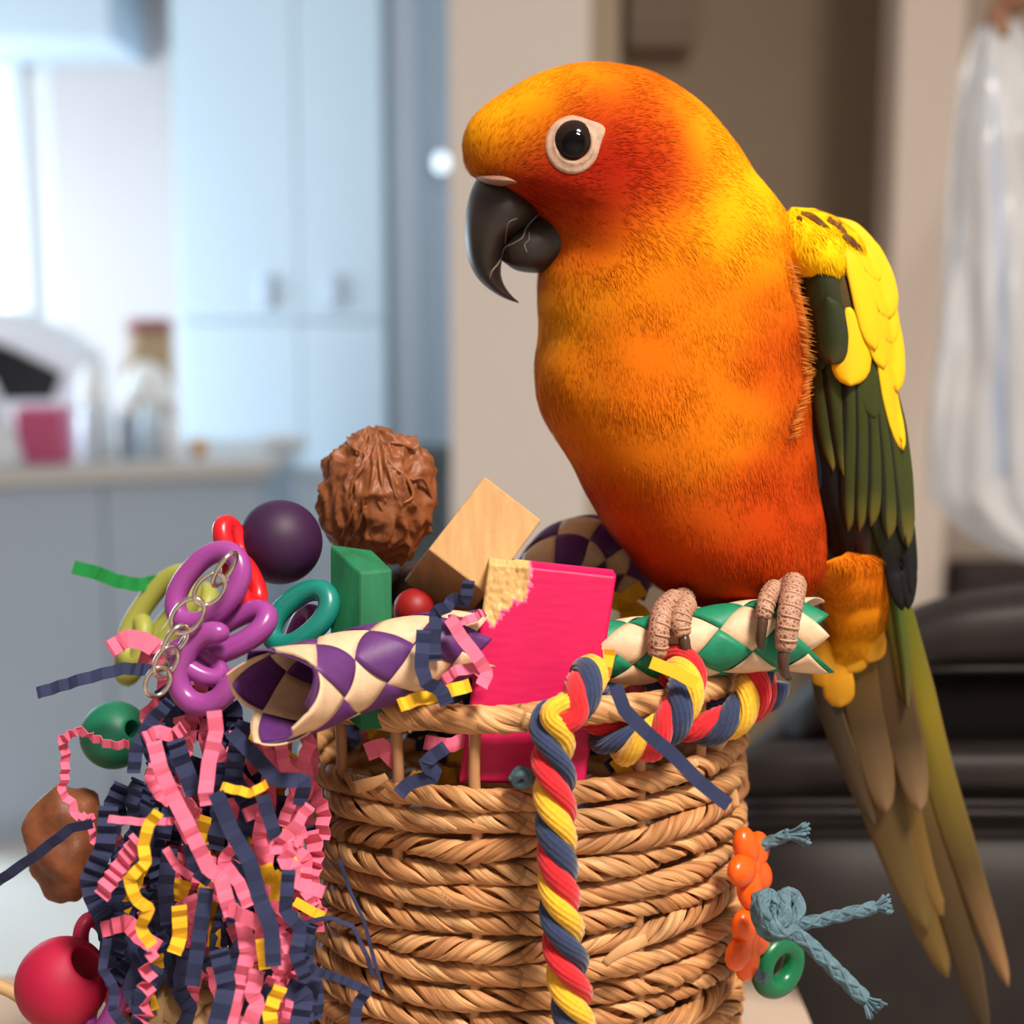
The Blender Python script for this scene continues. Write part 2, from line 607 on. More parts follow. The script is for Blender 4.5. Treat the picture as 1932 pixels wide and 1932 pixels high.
cb = thing('wooden_canister', 'tan canister with a reddish lid behind the jars', 'canister', (x, y, Z0))
mk('body', *lathe(x, y, [(0.056, Z0), (0.06, Z0 + 0.01), (0.06, Z0 + 0.29), (0.055, Z0 + 0.30)]), mat('tan_tin', (190, 160, 125), rough=0.5), cb)
mk('lid', *lathe(x, y, [(0.062, Z0 + 0.30), (0.062, Z0 + 0.325), (0.05, Z0 + 0.335)]), mat('red_tin', (170, 105, 105), rough=0.45), cb)
mk('label_patch', *box(x - 0.055, x - 0.025, y - 0.066, y - 0.05, Z0 + 0.13, Z0 + 0.22, 0.002), mat('amber_print', (225, 170, 90), rough=0.6), cb)

# dining chairs beyond the peninsula
m_chairw = mat('pale_chair_paint', (206, 222, 238), rough=0.45)
m_chaird = mat('dark_chair_paint', (84, 98, 104), rough=0.45)


def dining_chair(px0, px1, Y, top_py, m, label):
    x0, x1 = wx(px0, Y), wx(px1, Y)
    zt = wz(top_py, Y)
    xc = (x0 + x1) / 2
    t = thing('dining_chair', label, 'chair', (xc, Y, 0))
    r = 0.014
    for xx in (x0, x1):
        mk('leg', *tube(spline([(xx, Y + 0.02, 0), (xx, Y, 0.45), (xx, Y - 0.02, zt)], 12), r, 10), m, t)
        mk('leg', *tube(spline([(xx, Y + 0.40, 0), (xx, Y + 0.40, 0.43)], 4), r, 10), m, t)
    mk('backrest_rail', *box(x0, x1, Y - 0.034, Y - 0.012, zt - 0.03, zt + 0.012, 0.006), m, t)
    for i in range(1, 5):
        xx = x0 + (x1 - x0) * i / 5
        mk('slat', *box(xx - 0.016, xx + 0.016, Y - 0.024, Y - 0.008, 0.52, zt - 0.03, 0.004), m, t)
    mk('backrest_rail', *box(x0, x1, Y - 0.026, Y - 0.004, 0.50, 0.53, 0.005), m, t)
    mk('seat', *box(x0 - 0.02, x1 + 0.02, Y - 0.01, Y + 0.42, 0.43, 0.465, 0.012), m, t)


dining_chair(552, 664, 3.84, 884, m_chairw, 'pale slatted dining chair beside the end of the peninsula')
dining_chair(716, 856, 3.1, 848, m_chaird, 'dark grey dining chair behind the dried pod, next to the white partition')
x0 = wx(548, 3.69)
# bright bowl on the chair seat side: stands on the worktop end
x, y = on_top(480, 0.30)
mk('white_bowl', *lathe(x, y, [(0.02, Z0), (0.03, Z0 + 0.004), (0.045, Z0 + 0.02), (0.055, Z0 + 0.035), (0.05, Z0 + 0.034)]), m_lid, label='shallow white bowl at the right end of the worktop', cat='bowl')

# small wall lamp on the casing
yw = 4.42
V, F = ellipsoid(np.array((wx(834, 4.34), 4.36, wz(305, 4.34))), np.diag((0.022, 0.022, 0.028)), 20, 12)
wl = thing('wall_lamp', 'small glowing white wall lamp on the grey door casing', 'lamp', (wx(834, 4.34), 4.42, wz(305, 4.34)))
mk('globe', V, F, mat('lamp_glow', (250, 252, 255), rough=0.3, emit=((225, 242, 255), 1.3)), wl)
mk('wall_plate', *box(wx(834, 4.34) - 0.02, wx(834, 4.34) + 0.02, 4.39, 4.448, wz(305, 4.34) - 0.025, wz(305, 4.34) + 0.025, 0.004), m_frame, wl)

# hall: wall box up at the wall
x0, x1 = wx(1176, 3.2), wx(1296, 3.2)
wbx = thing('wall_cabinet', 'taupe wall box with a ledge along its bottom high on the hall wall', 'cabinet', ((x0 + x1) / 2, 3.25, wz(70, 3.2)))
mk('body', *box(x0, x1, 3.16, 3.298, wz(62, 3.2), 2.3, 0.006), mat('taupe_laminate', (172, 152, 136), rough=0.6), wbx, smooth=False)
mk('bottom_edge', *box(x0, x1 + 0.004, 3.15, 3.298, wz(92, 3.2), wz(62, 3.2) - 0.0005, 0.005), mat('taupe_laminate'), wbx, smooth=False)
# dark chest in the far right corner
x0 = wx(1852, 2.36)
mk('storage_chest', *box(x0, x0 + 0.6, 2.36, 2.495, 0.0, wz(1078, 2.36), 0.01), mat('dark_chest', (46, 34, 38), rough=0.5), smooth=False,
   label='dark brown chest standing against the right wall below the plastic bag', cat='chest')

# ------------------------------------------------------------------ clear plastic bag hanging at the right
def plastic_mat():
    m = bpy.data.materials.new('clear_plastic')
    m.use_nodes = True
    nt = m.node_tree
    b = nt.nodes['Principled BSDF']
    b.inputs['Base Color'].default_value = (*lin((226, 230, 236)), 1)
    b.inputs['Roughness'].default_value = 0.25
    tr = nt.nodes.new('ShaderNodeBsdfTransparent')
    mx = nt.nodes.new('ShaderNodeMixShader')
    nz = nt.nodes.new('ShaderNodeTexNoise')
    nz.inputs['Scale'].default_value = 9
    tcn = nt.nodes.new('ShaderNodeTexCoord')
    nt.links.new(tcn.outputs['Object'], nz.inputs['Vector'])
    rp = nt.nodes.new('ShaderNodeMapRange')
    rp.inputs[3].default_value = 0.25
    rp.inputs[4].default_value = 0.75
    nt.links.new(nz.outputs['Fac'], rp.inputs[0])
    nt.links.new(rp.outputs[0], mx.inputs[0])
    nt.links.new(tr.outputs[0], mx.inputs[1])
    nt.links.new(b.outputs[0], mx.inputs[2])
    nt.links.new(mx.outputs[0], nt.nodes['Material Output'].inputs['Surface'])
    return m


rows = []
bag_prof = [(20, 1878, 1900), (60, 1840, 1935), (140, 1815, 1975), (300, 1795, 2010), (500, 1780, 2040), (700, 1765, 2060), (850, 1752, 2075),
            (940, 1752, 2080), (1000, 1810, 2085), (1040, 1880, 2080), (1065, 1950, 2060)]
k = 60
V, F = [], []
bp = np.array(bag_prof, float)
ys = np.linspace(20, 1065, 70)
for i, yv in enumerate(ys):
    L, R = np.interp(yv, bp[:, 0], bp[:, 1]), np.interp(yv, bp[:, 0], bp[:, 2])
    for j in range(k):
        a = 2 * math.pi * j / k
        dep = 60 * min(1.0, (R - L) / 200.0)
        wr = 18 * noise.noise((math.cos(a) * 3.2, math.sin(a) * 3.2, yv * 0.0045)) + 10 * noise.noise((math.cos(a) * 8, math.sin(a) * 8, yv * 0.004 + 5))
        V.append(P((L + R) / 2 + (R - L) / 2 * math.cos(a) + wr * 0.4, yv, 1180 + dep * math.sin(a) + wr))
for i in range(len(ys) - 1):
    for j in range(k):
        F.append((i * k + j, i * k + (j + 1) % k, (i + 1) * k + (j + 1) % k, (i + 1) * k + j))
F.append(tuple((len(ys) - 1) * k + j for j in range(k)))
bag = thing('plastic_bag', 'clear crumpled plastic bag hanging from a brown hook on the right wall', 'bag', P(1890, 1065, 1180))
mk('bag_film', V, F, plastic_mat(), bag)
m_bluef = mat('blue_film', (150, 178, 222), rough=0.4)
bl = [(1872, 120), (1880, 300), (1886, 460), (1890, 620), (1886, 760), (1890, 900)]
V, F = sweep(spline(PP([(a, b, 1180) for a, b in bl]), 30), circ(0.013, 10, 0.004), scale=np.interp(np.linspace(0, 1, 30), [0, .3, 1], [.5, 1, 1.2]))
mk('blue_liner', V, F, m_bluef, bag)
hk = thing('wall_hook', 'brown wooden hook bar holding up the clear plastic bag', 'hook', P(1900, 40, 1200))
mk('bar', *tube(spline(PP([(1880, 22, 1180), (1940, -10, 1200), (2040, -60, 1290), (2090, -90, 2460)]), 20), 0.011, 10), mat('brown_wood_hook', (138, 98, 74), rough=0.5), hk)
mk('peg', *tube(spline(PP([(1882, 10, 1180), (1880, 45, 1165), (1896, 62, 1150)]), 10), 0.009, 10, scale=round_ends(10, 3)), mat('brown_wood_hook'), hk)

# ------------------------------------------------------------------ leather chair behind
m_leather = mat('black_leather', (34, 28, 27), rough=0.55, spec=0.3, noise_amt=0.25, noise_scale=60, bump=0.25, bump_scale=900, bump_dist=0.0004)
m_leather2 = m_leather
lc = thing('leather_armchair', 'black leather high-backed armchair with piped cushions behind the parrot', 'armchair', (0.30, 0.72, 0.0))


def pad(rows, name, m, seg=40, sub=5, power=3.2):
    return mk(name, *loft(rows, seg, sub, power), m, lc)


D = 640
# rows run from left to right: (top point, bottom point, depth, half thickness)
pad([((1468, 1345), (1468, 1400), D + 30, 12), ((1530, 1275), (1530, 1420), D + 26, 38), ((1640, 1190), (1640, 1330), D + 20, 52), ((1760, 1132), (1760, 1285), D + 18, 60),
     ((1900, 1106), (1900, 1275), D + 16, 64), ((2200, 1080), (2200, 1272), D + 16, 66), ((2600, 1085), (2600, 1275), D + 18, 64), ((2760, 1150), (2760, 1270), D + 22, 40), ((2800, 1200), (2800, 1250), D + 25, 15)],
    'headrest_cushion', m_leather2)
pad([((1400, 1412), (1396, 1440), D + 40, 14), ((1462, 1362), (1440, 1520), D + 42, 30), ((1600, 1250), (1600, 1520), D + 44, 42), ((1900, 1240), (1900, 1520), D + 44, 44),
     ((2500, 1240), (2500, 1520), D + 44, 44), ((2740, 1260), (2740, 1500), D + 42, 30)], 'recessed_panel', m_leather)
pad([((1352, 1440), (1350, 1500), D + 20, 14), ((1400, 1408), (1400, 1522), D + 8, 36), ((1560, 1396), (1560, 1514), D + 4, 48), ((1800, 1398), (1800, 1512), D, 54),
     ((2400, 1395), (2400, 1512), D, 54), ((2760, 1400), (2760, 1512), D + 4, 44), ((2800, 1430), (2800, 1490), D + 12, 15)], 'lumbar_roll', m_leather2)
pad([((1330, 1560), (1335, 2100), D + 30, 20), ((1380, 1520), (1380, 2200), D + 14, 44), ((1560, 1514), (1560, 2240), D + 6, 58), ((1900, 1512), (1900, 2250), D + 4, 60),
     ((2400, 1512), (2400, 2250), D + 4, 60), ((2780, 1530), (2780, 2200), D + 20, 40)], 'back_cushion', m_leather)
for yy, dd in ((1518, D - 46), (1536, D - 50)):
    mk('piping', *tube(spline(PP([(1372, yy + 2, dd + 34), (1430, yy - 2, dd + 10), (1560, yy - 4, dd), (1800, yy - 2, dd - 4), (2500, yy, dd - 4)]), 40), 0.0016, 8), m_leather2, lc)
mk('seam', *tube(spline(PP([(1640, 1268, D - 26), (1760, 1264, D - 36), (1900, 1262, D - 42), (2400, 1262, D - 44)]), 30), 0.0013, 8), m_leather2, lc)
mk('back_frame', *box(0.17, 0.44, 0.715, 0.75, 0.42, 0.98, 0.02), m_leather, lc)
mk('seat_cushion', *box(0.10, 0.46, 0.62, 1.15, 0.34, 0.46, 0.04, 3), m_leather, lc)
for sx in (0.12, 0.44):
    for sy in (0.68, 1.10):
        mk('leg', *box(sx - 0.02, sx + 0.02, sy - 0.02, sy + 0.02, 0.0, 0.345, 0.004), mat('dark_wood_leg', (50, 34, 26), rough=0.5), lc)

# ------------------------------------------------------------------ side table under the basket
TZ = 1.03
m_tab = mat('beige_laminate', (186, 166, 148), rough=0.5, noise_amt=0.05, noise_scale=30)
st = thing('side_table', 'small beige laminate table carrying the woven basket', 'table', (-0.1, 0.36, 0))
mk('table_top', *box(-0.36, 0.098, 0.22, 0.468, TZ - 0.025, TZ, 0.006), m_tab, st, smooth=False)
for sx in (-0.33, 0.07):
    for sy in (0.24, 0.445):
        mk('leg', *box(sx - 0.015, sx + 0.015, sy - 0.015, sy + 0.015, 0, TZ - 0.025, 0.003), m_tab, st, smooth=False)

# ------------------------------------------------------------------ the woven basket
BC = np.array([P(985, 1500, 402)[0], 0.402, 0])      # axis of the basket on the table
BY = 0.388
BR = 0.0600
ROLL, LEAN = 0.060, 0.105                             # its mouth leans back and to the left


def ring_pt(phi, z, r):
    """point on the basket wall; phi = 0 faces the viewer, grows to the right; z = height over the table along the wall"""
    t = min(1.0, z / 0.15)
    lx, ly = r * math.sin(phi), -r * math.cos(phi)
    zz = z + t * (ROLL * lx - LEAN * ly * 0.9) + 0.0
    return np.array([BC[0] + lx - t * 0.0, BY + ly + 0.004 * t, TZ + 0.002 + zz])


def row_z(py, px=1000):
    """wall height whose front point shows at pixel row py"""
    best = None
    for z in np.linspace(0, 0.2, 2001):
        p = ring_pt(0.03, z, BR) - CAM
        v = 966 - FPX * np.dot(p, UP) / np.dot(p, FWD)
        if best is None or abs(v - py) < best[0]:
            best = (abs(v - py), z)
    return best[1]


ZTOP = row_z(1503)
ZRIM = row_z(1352)
bas = thing('woven_basket', 'tan seagrass basket with twisted rows over cane stakes, holding bird toys', 'basket', (BC[0], BY, TZ))


def grass_mat(name, color, **_):
    """dry blade: streaks and fine creases run along each strand"""
    m = bpy.data.materials.new(name)
    MATS[name] = m
    m.use_nodes = True
    nt = m.node_tree
    b = nt.nodes['Principled BSDF']
    b.inputs['Roughness'].default_value = 0.5
    b.inputs['Specular IOR Level'].default_value = 0.35
    at = nt.nodes.new('ShaderNodeAttribute')
    at.attribute_name = 'fuv'
    mp = nt.nodes.new('ShaderNodeMapping')
    mp.inputs['Scale'].default_value = (0.8, 9.0, 1.0)
    nt.links.new(at.outputs['Vector'], mp.inputs['Vector'])
    n1 = nt.nodes.new('ShaderNodeTexNoise')
    n1.inputs['Scale'].default_value = 1.0
    n1.inputs['Detail'].default_value = 4
    n1.inputs['Distortion'].default_value = 0.6
    nt.links.new(mp.outputs['Vector'], n1.inputs['Vector'])
    tcn = nt.nodes.new('ShaderNodeTexCoord')
    n2 = nt.nodes.new('ShaderNodeTexNoise')
    n2.inputs['Scale'].default_value = 70
    nt.links.new(tcn.outputs['Object'], n2.inputs['Vector'])
    add = nt.nodes.new('ShaderNodeMath')
    add.operation = 'ADD'
    nt.links.new(n1.outputs['Fac'], add.inputs[0])
    nt.links.new(n2.outputs['Fac'], add.inputs[1])
    cr = nt.nodes.new('ShaderNodeValToRGB')
    c = np.array(lin(color))
    cr.color_ramp.elements[0].position = 0.33
    cr.color_ramp.elements[0].color = (*(c * np.array([.34, .30, .26])), 1)
    cr.color_ramp.elements[1].position = 0.64
    cr.color_ramp.elements[1].color = (*np.minimum(1, c * 1.32), 1)
    e = cr.color_ramp.elements.new(0.46)
    e.color = (*c, 1)
    hv = nt.nodes.new('ShaderNodeMath')
    hv.operation = 'MULTIPLY'
    hv.inputs[1].default_value = 0.5
    nt.links.new(add.outputs[0], hv.inputs[0])
    nt.links.new(hv.outputs[0], cr.inputs['Fac'])
    nt.links.new(cr.outputs['Color'], b.inputs['Base Color'])
    bp = nt.nodes.new('ShaderNodeBump')
    bp.inputs['Strength'].default_value = 0.8
    bp.inputs['Distance'].default_value = 0.0006
    nt.links.new(n1.outputs['Fac'], bp.inputs['Height'])
    nt.links.new(bp.outputs['Normal'], b.inputs['Normal'])
    return m


m_grass = grass_mat('seagrass', (196, 142, 92), rough=0.55, spec=0.3, noise_amt=0.34, noise_scale=55, stretch=(1, 1, 5), bump=0.5, bump_scale=420, bump_dist=0.0006, color2=None)
m_grass2 = grass_mat('seagrass_pale', (208, 158, 106), rough=0.5, spec=0.35, noise_amt=0.3, noise_scale=60, stretch=(1, 1, 5), bump=0.5, bump_scale=420, bump_dist=0.0006)
m_grass3 = grass_mat('seagrass_dark', (176, 122, 76), rough=0.6, spec=0.3, noise_amt=0.3, noise_scale=60, stretch=(1, 1, 5), bump=0.5, bump_scale=420, bump_dist=0.0006)
m_cane = mat('cane', (190, 140, 96), rough=0.5, noise_amt=0.2, noise_scale=120, stretch=(1, 1, 0.2))


def leafy_profile(a, b, k=14, seed=0):
    """flattened, creased cross-section of a folded grass blade"""
    t = np.linspace(0, 2 * math.pi, k, endpoint=False)
    cre = 1 - 0.12 * np.abs(np.sin(2.5 * t + seed)) - 0.10 * np.sin(5 * t + seed * 2)
    return np.stack([np.cos(t) * b * cre, np.sin(t) * a * cre], 1)


def braid_row(z, r, h, wa, wb, strands, pitch, hand, seed, name, mats, z_wob=0.0011, closed=True, st=520):
    rs = np.random.default_rng(seed)
    phis = np.linspace(0, 2 * math.pi, st, endpoint=False)
    core = []
    for ph in phis:
        wob = z_wob * noise.noise((math.cos(ph) * 3 + seed * 1.7, math.sin(ph) * 3, 0.3))
        rr = r + 0.0006 * noise.noise((math.cos(ph) * 6, math.sin(ph) * 6 + seed, 1.0)) + 0.0007 * math.sin(7 * ph + seed * math.pi)
        core.append(ring_pt(ph, z + wob, rr))
    core = np.array(core)
    T, N, B = frames(core, True, ref=np.array([0, -1.0, 0.0]))
    # use outward / upward directions instead of transported ones
    cen = core.mean(0)
    N = nrm(core - cen)
    N = nrm(N - (N * T).sum(1, keepdims=True) * T)
    B = np.cross(T, N)
    turns = max(1, round(2 * math.pi * r / pitch))
    for s in range(strands):
        jit = np.array([noise.noise((math.cos(p) * 5 + s * 9.1, math.sin(p) * 5, seed * 0.7)) for p in phis])
        al = hand * (turns * phis) + 2 * math.pi * s / strands + 0.9 * jit
        hh = h * (1 + 0.25 * np.roll(jit, 40))
        path = core + hh[:, None] * (np.cos(al)[:, None] * N + np.sin(al)[:, None] * B)
        Ns = np.cos(al)[:, None] * N + np.sin(al)[:, None] * B
        Ts = nrm(np.roll(path, -1, 0) - np.roll(path, 1, 0))
        Ns = nrm(Ns - (Ns * Ts).sum(1, keepdims=True) * Ts)
        Bs = np.cross(Ts, Ns)
        scl = 1 + 0.22 * np.roll(jit, 17)
        V, F = sweep(path, leafy_profile(wa, wb, 14, rs.uniform(0, 6)), closed=True, NB=(Ns, Bs), scale=scl, twist=0.35 * np.roll(jit, 80))
        kk = 14
        uu = np.repeat(phis * r / 0.02, kk)
        vv = np.tile(np.arange(kk) / kk, len(phis))
        mk(name, V, F, mats[rs.integers(len(mats))], bas, fuv=np.stack([uu + s * 3.1, vv], 1))


pitch_z = row_z(1503) - row_z(1555)
z = ZTOP
i = 0
while z > 0.003:
    braid_row(z, BR, 0.0020, 0.0020, 0.00102, 4 if i % 3 == 1 else 3, 0.0225 if i % 3 != 1 else 0.028, 1 if i % 4 != 2 else -1, i + 3, 'grass_strand', [m_grass, m_grass, m_grass2, m_grass3], st=420)
    z -= pitch_z * (0.93 + 0.05 * math.sin(i * 2.3))
    i += 1
# rim
braid_row(ZRIM, BR + 0.0005, 0.0022, 0.0025, 0.0013, 4, 0.030, 1, 77, 'rim_strand', [m_grass, m_grass2, m_grass], st=520)
# cane stakes
for j in range(18):
    ph = -0.545 + j * 2 * math.pi / 18
    pts = [ring_pt(ph + 0.01 * math.sin(zz * 200 + j), zz, BR - 0.0003) for zz in np.linspace(0.0, ZRIM - 0.001, 10)]
    mk('cane_stake', *tube(spline(pts, 20), 0.00145, 8), m_cane, bas)
# base disc
V = [ring_pt(2 * math.pi * j / 40, 0.002, BR - 0.002) for j in range(40)] + [ring_pt(2 * math.pi * j / 40, 0.0005, BR - 0.002) for j in range(40)]
F = [tuple(range(40)), tuple(range(79, 39, -1))] + [(j, j + 40, (j + 1) % 40 + 40, (j + 1) % 40) for j in range(40)]
mk('base', V, F, m_grass3, bas)
# loose blade ends poking out of the weave
for (x, y, dx, dy) in ((700, 1478, 30, -14), (1290, 1452, 26, -16), (1375, 1480, 14, 44), (1180, 1790, -40, 30), (1355, 1405, 22, -34)):
    dd = 340 + 60 - math.sqrt(max(0, 60 ** 2 - ((x - 985) * 0.146) ** 2)) - 4
    pts = PP([(x - dx, y - dy * 0.6, dd + 1), (x, y, dd - 1.5), (x + dx * .7, y + dy * .6, dd - 2), (x + dx, y + dy, dd - 2)])
    mk('grass_end', *sweep(spline(pts, 12), circ(0.0004, 8, 0.0016), scale=np.interp(np.linspace(0, 1, 12), [0, .5, 1], [1, 1, .6])), m_grass2, bas)


# ------------------------------------------------------------------ rope wound round the rim
def rope(core, R, pitch, cols, name_label, parent, names, phase=0.0, lobes=13):
    core = np.asarray(core)
    n = len(core)
    T, N, B = frames(core, False)
    L = np.concatenate([[0], np.cumsum(np.linalg.norm(np.diff(core, axis=0), axis=1))])
    h = R * 0.53
    t = np.linspace(0, 2 * math.pi, lobes * 4, endpoint=False)
    rad = R * 0.53 * (1 + 0.055 * np.cos(lobes * t))
    prof = np.stack([np.cos(t) * rad * 0.92, np.sin(t) * rad * 1.12], 1)
    for s in range(3):
        al = -2 * math.pi * L / pitch + 2 * math.pi * s / 3 + phase
        D_ = np.cos(al)[:, None] * N + np.sin(al)[:, None] * B
        path = core + h * D_
        Ts = nrm(np.gradient(path, axis=0))
        Ns = nrm(D_ - (D_ * Ts).sum(1, keepdims=True) * Ts)
        Bs = np.cross(Ts, Ns)
        V, F = sweep(path, prof, NB=(Ns, Bs), twist=L / 0.016, scale=1.0)
        mk('rope_strand', V, F, cols[s], parent, label=names[s])


def cotton(name, c):
    return mat(name, c, rough=0.85, spec=0.15, noise_amt=0.18, noise_scale=900, sheen=0.35, bump=0.4, bump_scale=2500, bump_dist=0.0002)


rcols = [cotton('red_cotton', (214, 38, 46)), cotton('navy_cotton', (48, 60, 92)), cotton('yellow_cotton', (240, 184, 48))]
rnames = ['red cotton strand', 'navy blue cotton strand', 'yellow cotton strand']


def phi_of(px):
    """angle on the rim whose front point shows at pixel column px"""
    best = None
    for ph in np.linspace(-1.35, 1.6, 1200):
        p = ring_pt(ph, ZRIM, BR) - CAM
        u = 966 + FPX * p[0] / np.dot(p, FWD)
        if best is None or abs(u - px) < best[0]:
            best = (abs(u - px), ph)
    return best[1]


RP = 0.0046
pts = []
# the free end hangs down in front of the basket
for (x, y, d) in ((1092, 2010, 333), (1084, 1930, 331.5), (1070, 1820, 330.5), (1056, 1700, 330), (1050, 1580, 330), (1046, 1480, 330.5), (1043, 1400, 331.5), (1042, 1350, 332)):
    pts.append(P(x, y, d))
ph0, ph1 = phi_of(1046), phi_of(1396)
turns = 3.0
for k_ in range(1, 60):
    f = k_ / 60
    al = f * turns * 2 * math.pi                       # 0 = in front, pi/2 = on top
    ph = ph0 + (ph1 - ph0) * f + 0.03 * math.sin(al)
    c = ring_pt(ph, ZRIM, BR + 0.0005)
    out = nrm(c - np.array([BC[0], BY, c[2]]))
    rho = 0.0092
    pts.append(c + rho * (math.cos(al) * out + math.sin(al) * np.array([0, 0.0, 1.0])))
core = spline(pts, 620)
rp = thing('cotton_rope', 'three-coloured red, navy and yellow cotton rope wound round the basket rim', 'rope', pts[0])
rope(core, RP, 0.0215, rcols, None, rp, rnames, phase=0.6)


# ------------------------------------------------------------------ woven palm tubes
def palm(name, c):
    return mat(name, c, rough=0.5, spec=0.35, noise_amt=0.12, noise_scale=350, stretch=(1, 1, 1), bump=0.25, bump_scale=1200, bump_dist=0.0002)


m_cream = palm('cream_palm', (222, 188, 152))
m_purp = palm('purple_palm', (92, 46, 110))
m_green = palm('green_palm', (24, 128, 92))


def braid_tube(name, label, cat, path, rad, kappa_turn, colA, colB, parts, thick=0.00028, N=4, ends=None, phase=0.0, over=0.0007, wfac=0.97):
    """hollow tube plaited from N + N flat strips; kappa_turn = length of one full turn of a strip"""
    path = np.asarray(path)
    n = len(path)
    T, Nn, B = frames(path, False)
    L = np.concatenate([[0], np.cumsum(np.linalg.norm(np.diff(path, axis=0), axis=1))])
    rad = np.broadcast_to(rad, n)
    th = thing(name, label, cat, path[np.argmin(path[:, 2])])
    kap = 2 * math.pi / kappa_turn
    wrng = np.random.default_rng(len(label))
    for fam, mcol, lab in ((1, colA, parts[0]), (-1, colB, parts[1])):
        for s in range(N):
            e0, e1 = (0, 0) if ends is None else (wrng.uniform(0, ends[0]), wrng.uniform(0, ends[1]))
            idx = np.where((L >= e0) & (L <= L[-1] - e1))[0]
            V = []
            half = math.pi / N * wfac            # half width in angle, measured at constant length
            cols = 7
            for i in idx:
                base = 2 * math.pi * s / N + fam * kap * L[i] + phase
                for side in (0, 1):
                    for c_ in range(cols):
                        f = (c_ / (cols - 1) * 2 - 1)
                        # go across the strip: along the other family's direction
                        dl = -fam * f * half / kap / 2
                        li = L[i] + dl
                        ang = 2 * math.pi * s / N + fam * kap * L[i] + phase + f * half / 2
                        ii = np.clip(li, 0, L[-1])
                        q = np.array([np.interp(ii, L, path[:, a]) for a in range(3)]) + (li - ii) * T[0 if li < 0 else -1]
                        na = nrm(np.array([np.interp(ii, L, Nn[:, a]) for a in range(3)]))
                        ba = nrm(np.array([np.interp(ii, L, B[:, a]) for a in range(3)]))
                        r0 = np.interp(ii, L, rad)
                        # over / under at the crossings, flattened a little
                        wv = math.cos(kap * N * L[i] + (0 if fam > 0 else math.pi))
                        wv = math.copysign(abs(wv) ** 0.6, wv)
                        r = r0 + over * wv * (1.0 - 0.25 * f * f) - side * thick
                        V.append(q + r * (math.cos(ang) * na + math.sin(ang) * ba))
            m_ = len(idx)
            F = []
            k2 = cols * 2
            for i in range(m_ - 1):
                a, b = i * k2, (i + 1) * k2
                for c_ in range(cols - 1):
                    F.append((a + c_, a + c_ + 1, b + c_ + 1, b + c_))
                    F.append((a + cols + c_, b + cols + c_, b + cols + c_ + 1, a + cols + c_ + 1))
                F.append((a, b, b + cols, a + cols))
                F.append((a + cols - 1, a + 2 * cols - 1, b + 2 * cols - 1, b + cols - 1))
            for a in (0, (m_ - 1) * k2):
                F.append(tuple([a + c_ for c_ in range(cols)] + [a + cols + c_ for c_ in range(cols - 1, -1, -1)]))
            mk('palm_strip', V, F, mcol, th, label=lab)
    return th


# green perch the parrot stands on
pth = spline(PP([(1128, 1232, 360), (1220, 1226, 361), (1320, 1212, 362), (1420, 1200, 363), (1500, 1198, 364), (1556, 1200, 365)]), 90)
perch = braid_tube('woven_perch', 'green and cream plaited palm tube under the parrot feet', 'perch', pth,
                   np.interp(np.linspace(0, 1, 90), [0, .15, .5, .9, 1], [.0072, .0080, .0084, .0090, .0094]), 0.060, m_green, m_cream,
                   ['dyed green palm strip', 'natural cream palm strip'], ends=(0, 0.006), phase=0.35)
# purple tube lying on the left part of the rim
pth = spline(PP([(506, 1318, 318), (556, 1304, 327), (640, 1276, 337), (740, 1246, 342), (830, 1224, 346), (886, 1212, 348)]), 100)
braid_tube('woven_tube', 'purple and cream plaited palm tube with an open frayed mouth resting on the rim', 'woven tube', pth,
           np.interp(np.linspace(0, 1, 100), [0, .12, .4, .8, 1], [.0108, .0102, .0098, .0090, .0080]), 0.066, m_purp, m_cream,
           ['dyed purple palm strip', 'natural cream palm strip'], ends=(0.0045, 0), phase=1.1)
# purple tube at the back, half behind the parrot
m_cream2 = m_cream
pth = spline(PP([(1010, 1110, 402), (1040, 1062, 404), (1085, 1030, 408), (1140, 1030, 412), (1180, 1060, 414), (1200, 1110, 415)]), 80)
braid_tube('woven_tube', 'purple and cream plaited palm tube arching behind the pink block', 'woven tube', pth, .0078, 0.050, m_purp, m_cream2,
           ['dyed purple palm strip', 'natural cream palm strip'], phase=0.2)

# ------------------------------------------------------------------ blocks, balls and the dried pod in the basket
m_raw = mat('raw_pine', (210, 162, 108), rough=0.7, noise_amt=0.16, noise_scale=70, stretch=(6, 1, 1), bump=0.5, bump_scale=1500, bump_dist=0.0004)


